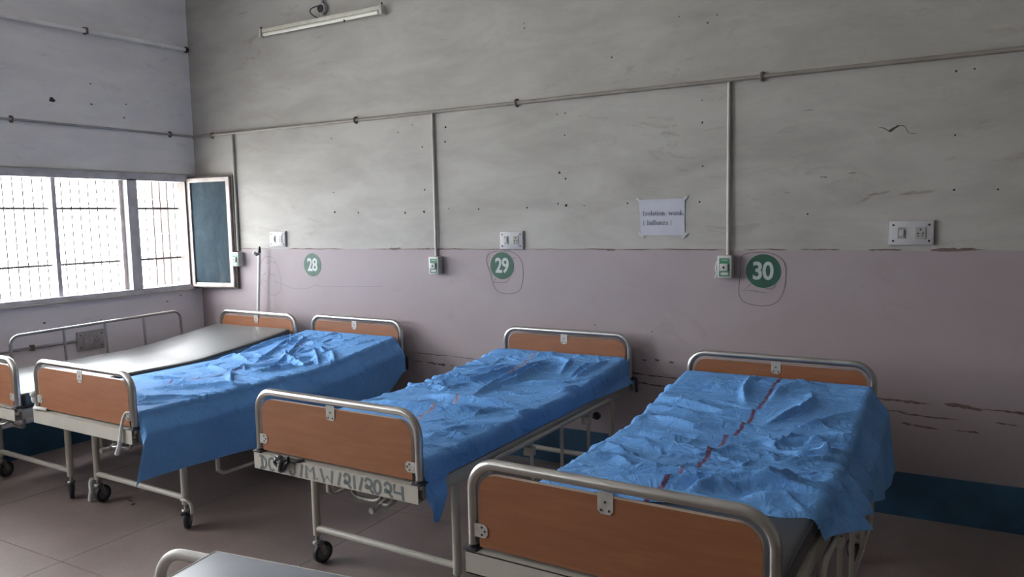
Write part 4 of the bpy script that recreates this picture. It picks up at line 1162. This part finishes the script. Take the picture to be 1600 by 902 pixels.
# bed under number 30
B4 = [[(-0.03,1.56),(-0.09,1.74),(-0.09,1.86),(-0.03,1.96)],[(0.05,1.66),(0.07,1.80),(0.13,1.88),(0.25,1.92)],[(0.2,1.83),(0.23,1.70),(0.2,1.56),(0.09,1.36)]]
B4m = [[(-0.39,1.51),(-0.26,1.51),(-0.1,1.45),(0.11,1.5),(0.23,1.57)],[(-0.42,1.33),(-0.3,1.29),(-0.16,1.25),(-0.01,1.33),(0.15,1.33)],[(-0.44,1.12),(-0.24,1.11),(-0.1,1.12),(0.04,1.16),(0.18,1.19)],[(0.18,1.33),(0.29,1.44),(0.35,1.54),(0.44,1.61),(0.6,1.62)],[(0.16,1.26),(0.21,1.19),(0.33,1.25),(0.44,1.33),(0.55,1.36)],[(-0.40,0.92),(-0.17,0.94),(-0.04,0.93),(0.07,1.01),(0.21,1.04),(0.24,0.94)],[(0.23,1.12),(0.29,1.08),(0.35,1.11),(0.45,1.22)],[(0.23,0.94),(0.33,1.03),(0.43,1.11)],[(0.11,1.26),(0.19,1.15),(0.22,1.24),(0.25,1.34)],[(0.32,1.17),(0.41,1.12)],
       [(-0.45,1.71),(-0.28,1.76),(-0.1,1.74)],[(-0.45,1.55),(-0.28,1.5),(-0.2,1.49)],[(-0.45,1.40),(-0.39,1.42),(-0.28,1.40),(-0.15,1.40)],[(-0.44,1.04),(-0.34,1.07),(-0.23,1.05),(-0.08,1.08)],[(-0.45,0.96),(-0.34,0.96),(-0.2,0.92)],[(-0.46,0.82),(-0.39,0.85),(-0.26,0.79)],[(-0.44,0.70),(-0.3,0.74),(-0.18,0.66)]]
B4f = [[(-0.36,0.58),(-0.07,0.65),(0.1,0.67),(0.24,0.72),(0.35,0.8),(0.43,0.81)],[(0.24,0.7),(0.27,0.78),(0.34,0.79)],[(-0.3,0.50),(-0.04,0.56),(0.18,0.67),(0.34,0.72),(0.50,0.72)],[(0.04,0.51),(0.11,0.6),(0.2,0.62)],[(0.2,0.53),(0.34,0.58),(0.52,0.62)],[(0.40,0.90),(0.55,0.80),(0.65,0.75)],[(0.44,1.05),(0.6,0.95)]]
cr = L_(B4, 0.015, 0.044)+L_(B4m, 0.013, 0.028)+L_(B4f, 0.020, 0.036)
cr += rand_creases(41, 60, -0.45, 0.5, 0.55, 1.95, 0.12, 0.3, 0.10, 0.45, (0.002, 0.006), (0.006, 0.018))
cr += rand_creases(42, 36, -0.2, 0.2, 0.6, 1.1, 0.8, 0.9, 0.05, 0.16, (0.002, 0.005), (0.006, 0.012))
cr += rand_creases(43, 24, 0.30, 0.60, 0.7, 1.5, 0.45, 0.3, 0.10, 0.25, (0.003, 0.008), (0.008, 0.016))
cr += rand_creases(44, 100, -0.45, 0.5, 0.55, 1.95, 0.10, 0.35, 0.06, 0.30, (0.0015, 0.004), (0.006, 0.011))
def v04(u): return float(np.interp(u, [-0.5, -0.42, -0.30, -0.15, 0.0, 0.2, 0.36, 0.5], [0.20, 0.21, 0.30, 0.40, 0.43, 0.46, 0.49, 0.54])+0.008*math.sin(31*u))
def hr4(v): return np.interp(v, [0.45, 0.50, 0.60, 0.75, 0.90, 1.05, 1.15, 1.35, 1.6, 1.85, 2.0], [0.02, 0.03, 0.05, 0.085, 0.105, 0.10, 0.13, 0.21, 0.30, 0.35, 0.37])
sheet(BEDS[3], ZH[3], M['sheet_c'], 'blue bed sheet with red line bunched back on the bed under number 30',
      v04, 1.978, lambda v: 0.10+0*v, hr4, cr, [(0.4, -0.05), (0.6, -0.025), (0.7, -0.005), (1.13, 0.0), (1.4, 0.03), (1.83, 0.03), (2.0, 0.04)], 17,
      lambda v, d: 0.004+0.02*sm(d/0.1), lambda v, d: 0.006+0.060*sm(d/0.10)+0.55*np.clip(d-0.05, 0, 1)*sm(1-abs(v-0.72)/0.3)+0.09*np.clip(d-0.1, 0, 1), 0.012, 0.006, fold=0.010, foot_roll=0.022)

# ---- things tied to the beds
def on_bed(i, u, v, z):
    x, y, a = BEDS[i]; c, s = math.cos(a), math.sin(a)
    return (x+u*c-v*s, y+u*s+v*c, z)
def bedthing(name, i, u, v, z, label, cat, group=None):
    e = empty(name, on_bed(i, u, v, z), BEDS[i][2]); return tag(e, label, cat, group)
# black knotted strip on the foot channel of bed 29
k = bedthing('knotted_strap', 2, -0.255, -0.03, 0.612, 'black plastic strap knotted around the foot channel of bed 29', 'strap')
MB().tube(smooth_path([(-0.035, -0.010, 0.012), (-0.012, -0.022, 0.020), (0.012, -0.018, 0.012), (0.034, -0.010, 0.016)]), 0.011, 10, radii=None).build('knot', M['black_plastic'], k)
MB().tube(smooth_path([(-0.030, -0.014, 0.008), (-0.045, -0.018, -0.006), (-0.022, -0.020, -0.022), (0.0, -0.018, -0.010)]), 0.007, 8).build('loop', M['black_plastic'], k)
MB().tube(smooth_path([(0.004, -0.020, 0.006), (-0.004, -0.024, -0.020), (-0.012, -0.018, -0.040), (0.004, -0.016, -0.034), (0.022, -0.016, -0.010), (0.036, -0.012, 0.008)]), 0.0085, 8).build('tail', M['black_plastic'], k)
MB().tube(smooth_path([(0.030, -0.008, 0.014), (0.070, -0.004, 0.010), (0.10, 0.012, 0.013)]), 0.008, 8).build('strap_end', M['black_plastic'], k)
MB().tube(smooth_path([(-0.006, -0.030, -0.006), (-0.012, -0.029, -0.024), (-0.020, -0.024, -0.030)]), 0.003, 6).build('edge_binding', M['bandage'], k)
MB().tube(smooth_path([(-0.022, -0.031, 0.014), (-0.034, -0.026, 0.010), (-0.038, -0.024, 0.004)]), 0.003, 6).build('edge_binding', M['bandage'], k)
# white bandage wrapped on the window-side post of bed 28's foot bow
k = bedthing('bandage_wrap', 1, -0.445, 0.0, 0.64, 'white gauze bandage bunched on the foot post of bed 28', 'bandage', 'bandages tied to bed 28')
prof = smooth_path([(-0.002, 0.0, 0.075), (-0.028, -0.012, 0.062), (-0.030, -0.006, 0.035), (-0.018, 0.004, 0.008), (-0.034, 0.004, -0.018), (-0.040, 0.0, -0.036)])
MB().tube(prof, 0.015, 10, radii=[0.010+0.010*abs(math.sin(i*0.35))*(1-i/len(prof)*0.5) for i in range(len(prof))]).build('bunched_gauze', M['bandage'], k)
MB().tube(smooth_path([(0.010, -0.03, -0.008), (0.045, -0.028, -0.004), (0.085, -0.020, -0.006), (0.10, -0.01, -0.01)]), 0.009, 8).build('loose_end', M['bandage'], k)
k = bedthing('bandage_strip', 1, 0.415, -0.03, 0.66, 'long white gauze strip hanging over the foot channel of bed 28', 'bandage', 'bandages tied to bed 28')
pts = smooth_path([(0.018, 0.014, 0.046), (-0.008, 0.004, 0.040), (-0.026, -0.004, -0.010), (-0.036, -0.010, -0.075), (-0.052, -0.012, -0.125), (-0.078, -0.010, -0.168)])
MB().tube(pts, 0.010, 8, radii=[0.005+0.007*i/len(pts) for i in range(len(pts))]).build('gauze', M['bandage'], k)
# gauze scraps around the castors near the floor
k = bedthing('plastic_scrap', 1, -0.415, 0.265, 0.0, 'white plastic scrap caught around the castor of bed 28', 'scrap')
MB().tube(smooth_path([(-0.028, -0.01, 0.145), (-0.04, -0.012, 0.11), (-0.035, -0.014, 0.075), (-0.055, -0.01, 0.035), (-0.06, -0.01, 0.008)]), 0.012, 8, radii=None).build('film', M['bandage'], k)
k = bedthing('grey_cord', 1, 0.43, 0.27, 0.15, 'grey cord looped over the brake castor of bed 28', 'cord')
MB().tube(smooth_path([(-0.03, -0.02, 0.022), (0.006, -0.02, 0.026), (0.028, -0.01, 0.010), (0.036, -0.008, -0.02), (0.036, -0.008, -0.045)]), 0.008, 8).build('cord_loop', M['bracket'], k)

# ---- drip rod leaning at the head of the first bed
k = empty('drip_rod', (0.715, -0.062, 0.0)); tag(k, 'white drip rod with black tip standing behind the bed beside the window', 'drip rod')
MB().tube([(-0.012, 0, 0.40), (0.085, 0, 1.375)], 0.0125, 12).build('rod', M['iv_white'], k)
MB().tube([(0.085, 0, 1.375), (0.088, -0.001, 1.40), (0.092, -0.002, 1.425)], 0.012, 12, radii=[0.0145, 0.013, 0.007]).build('tip', M['black_plastic'], k)
MB().tube([(0.088, -0.005, 1.366), (0.060, -0.012, 1.362)], 0.013, 10).build('clamp', M['black_plastic'], k)
MB().lathe([(0.008, -0.012), (0.014, -0.004), (0.014, 0.006), (0.008, 0.012)], (0.046, -0.016, 1.372), 'x', 12).build('clamp_knob', M['iv_white'], k)

# ---- low table in front
TX, TY, TZ, TR = 3.893, -3.044, 0.72, math.radians(7)
k = empty('side_table', (TX, TY, 0), TR); tag(k, 'grey topped tube-legged table at the bottom edge of the picture', 'table')
TW, TD = 0.80, 0.45
MB().box(0, TW, -TD, 0, TZ-0.005, TZ-0.001, 0.001).build('table_top', M['table_top'], k)
m = MB()
m.tube([(0, 0, TZ-0.002), (TW, 0, TZ-0.002)], 0.0022, 6); m.tube([(0, -TD, TZ-0.002), (0, 0, TZ-0.002)], 0.0022, 6)
m.tube([(TW, 0, TZ-0.002), (TW, -TD, TZ-0.002)], 0.0022, 6); m.tube([(0, -TD, TZ-0.002), (TW, -TD, TZ-0.002)], 0.0022, 6)
m.build('top_edge', M['table_edge'], k)
for yy in (-0.016, -TD+0.016):
    P = [(-0.195, 0.012)]+[(-0.195, TZ-0.085)]+arc(-0.105, TZ-0.085, 0.09, 180, 90, 10)[1:]+arc(TW+0.105, TZ-0.085, 0.09, 90, 0, 10)+[(TW+0.195, 0.012)]
    MB().tube([(px, yy, pz-0.026 if pz > 0.1 else pz) for px, pz in P], 0.0155, 14).build('leg_frame', M['tube_white'], k)
    for s in (-0.195, TW+0.195):
        MB().lathe([(0.019, 0.0), (0.019, 0.03)], (s, yy, 0), 'z', 12).build('foot_cap', M['black_rubber'], k)
for s in (-0.195, TW+0.195):
    MB().tube([(s, -0.016, 0.22), (s, -TD+0.016, 0.22)], 0.011, 10).build('stretcher', M['tube_white'], k)

# twig on the floor near the castors
tw = MB().tube(smooth_path([(1.46, -1.74, 0.004), (1.51, -1.765, 0.005), (1.555, -1.765, 0.004), (1.56, -1.785, 0.006)]), 0.004, 6, radii=None).build('twig', M['rust'])
tag(tw, 'small brown twig lying on the floor near the castors', 'twig')
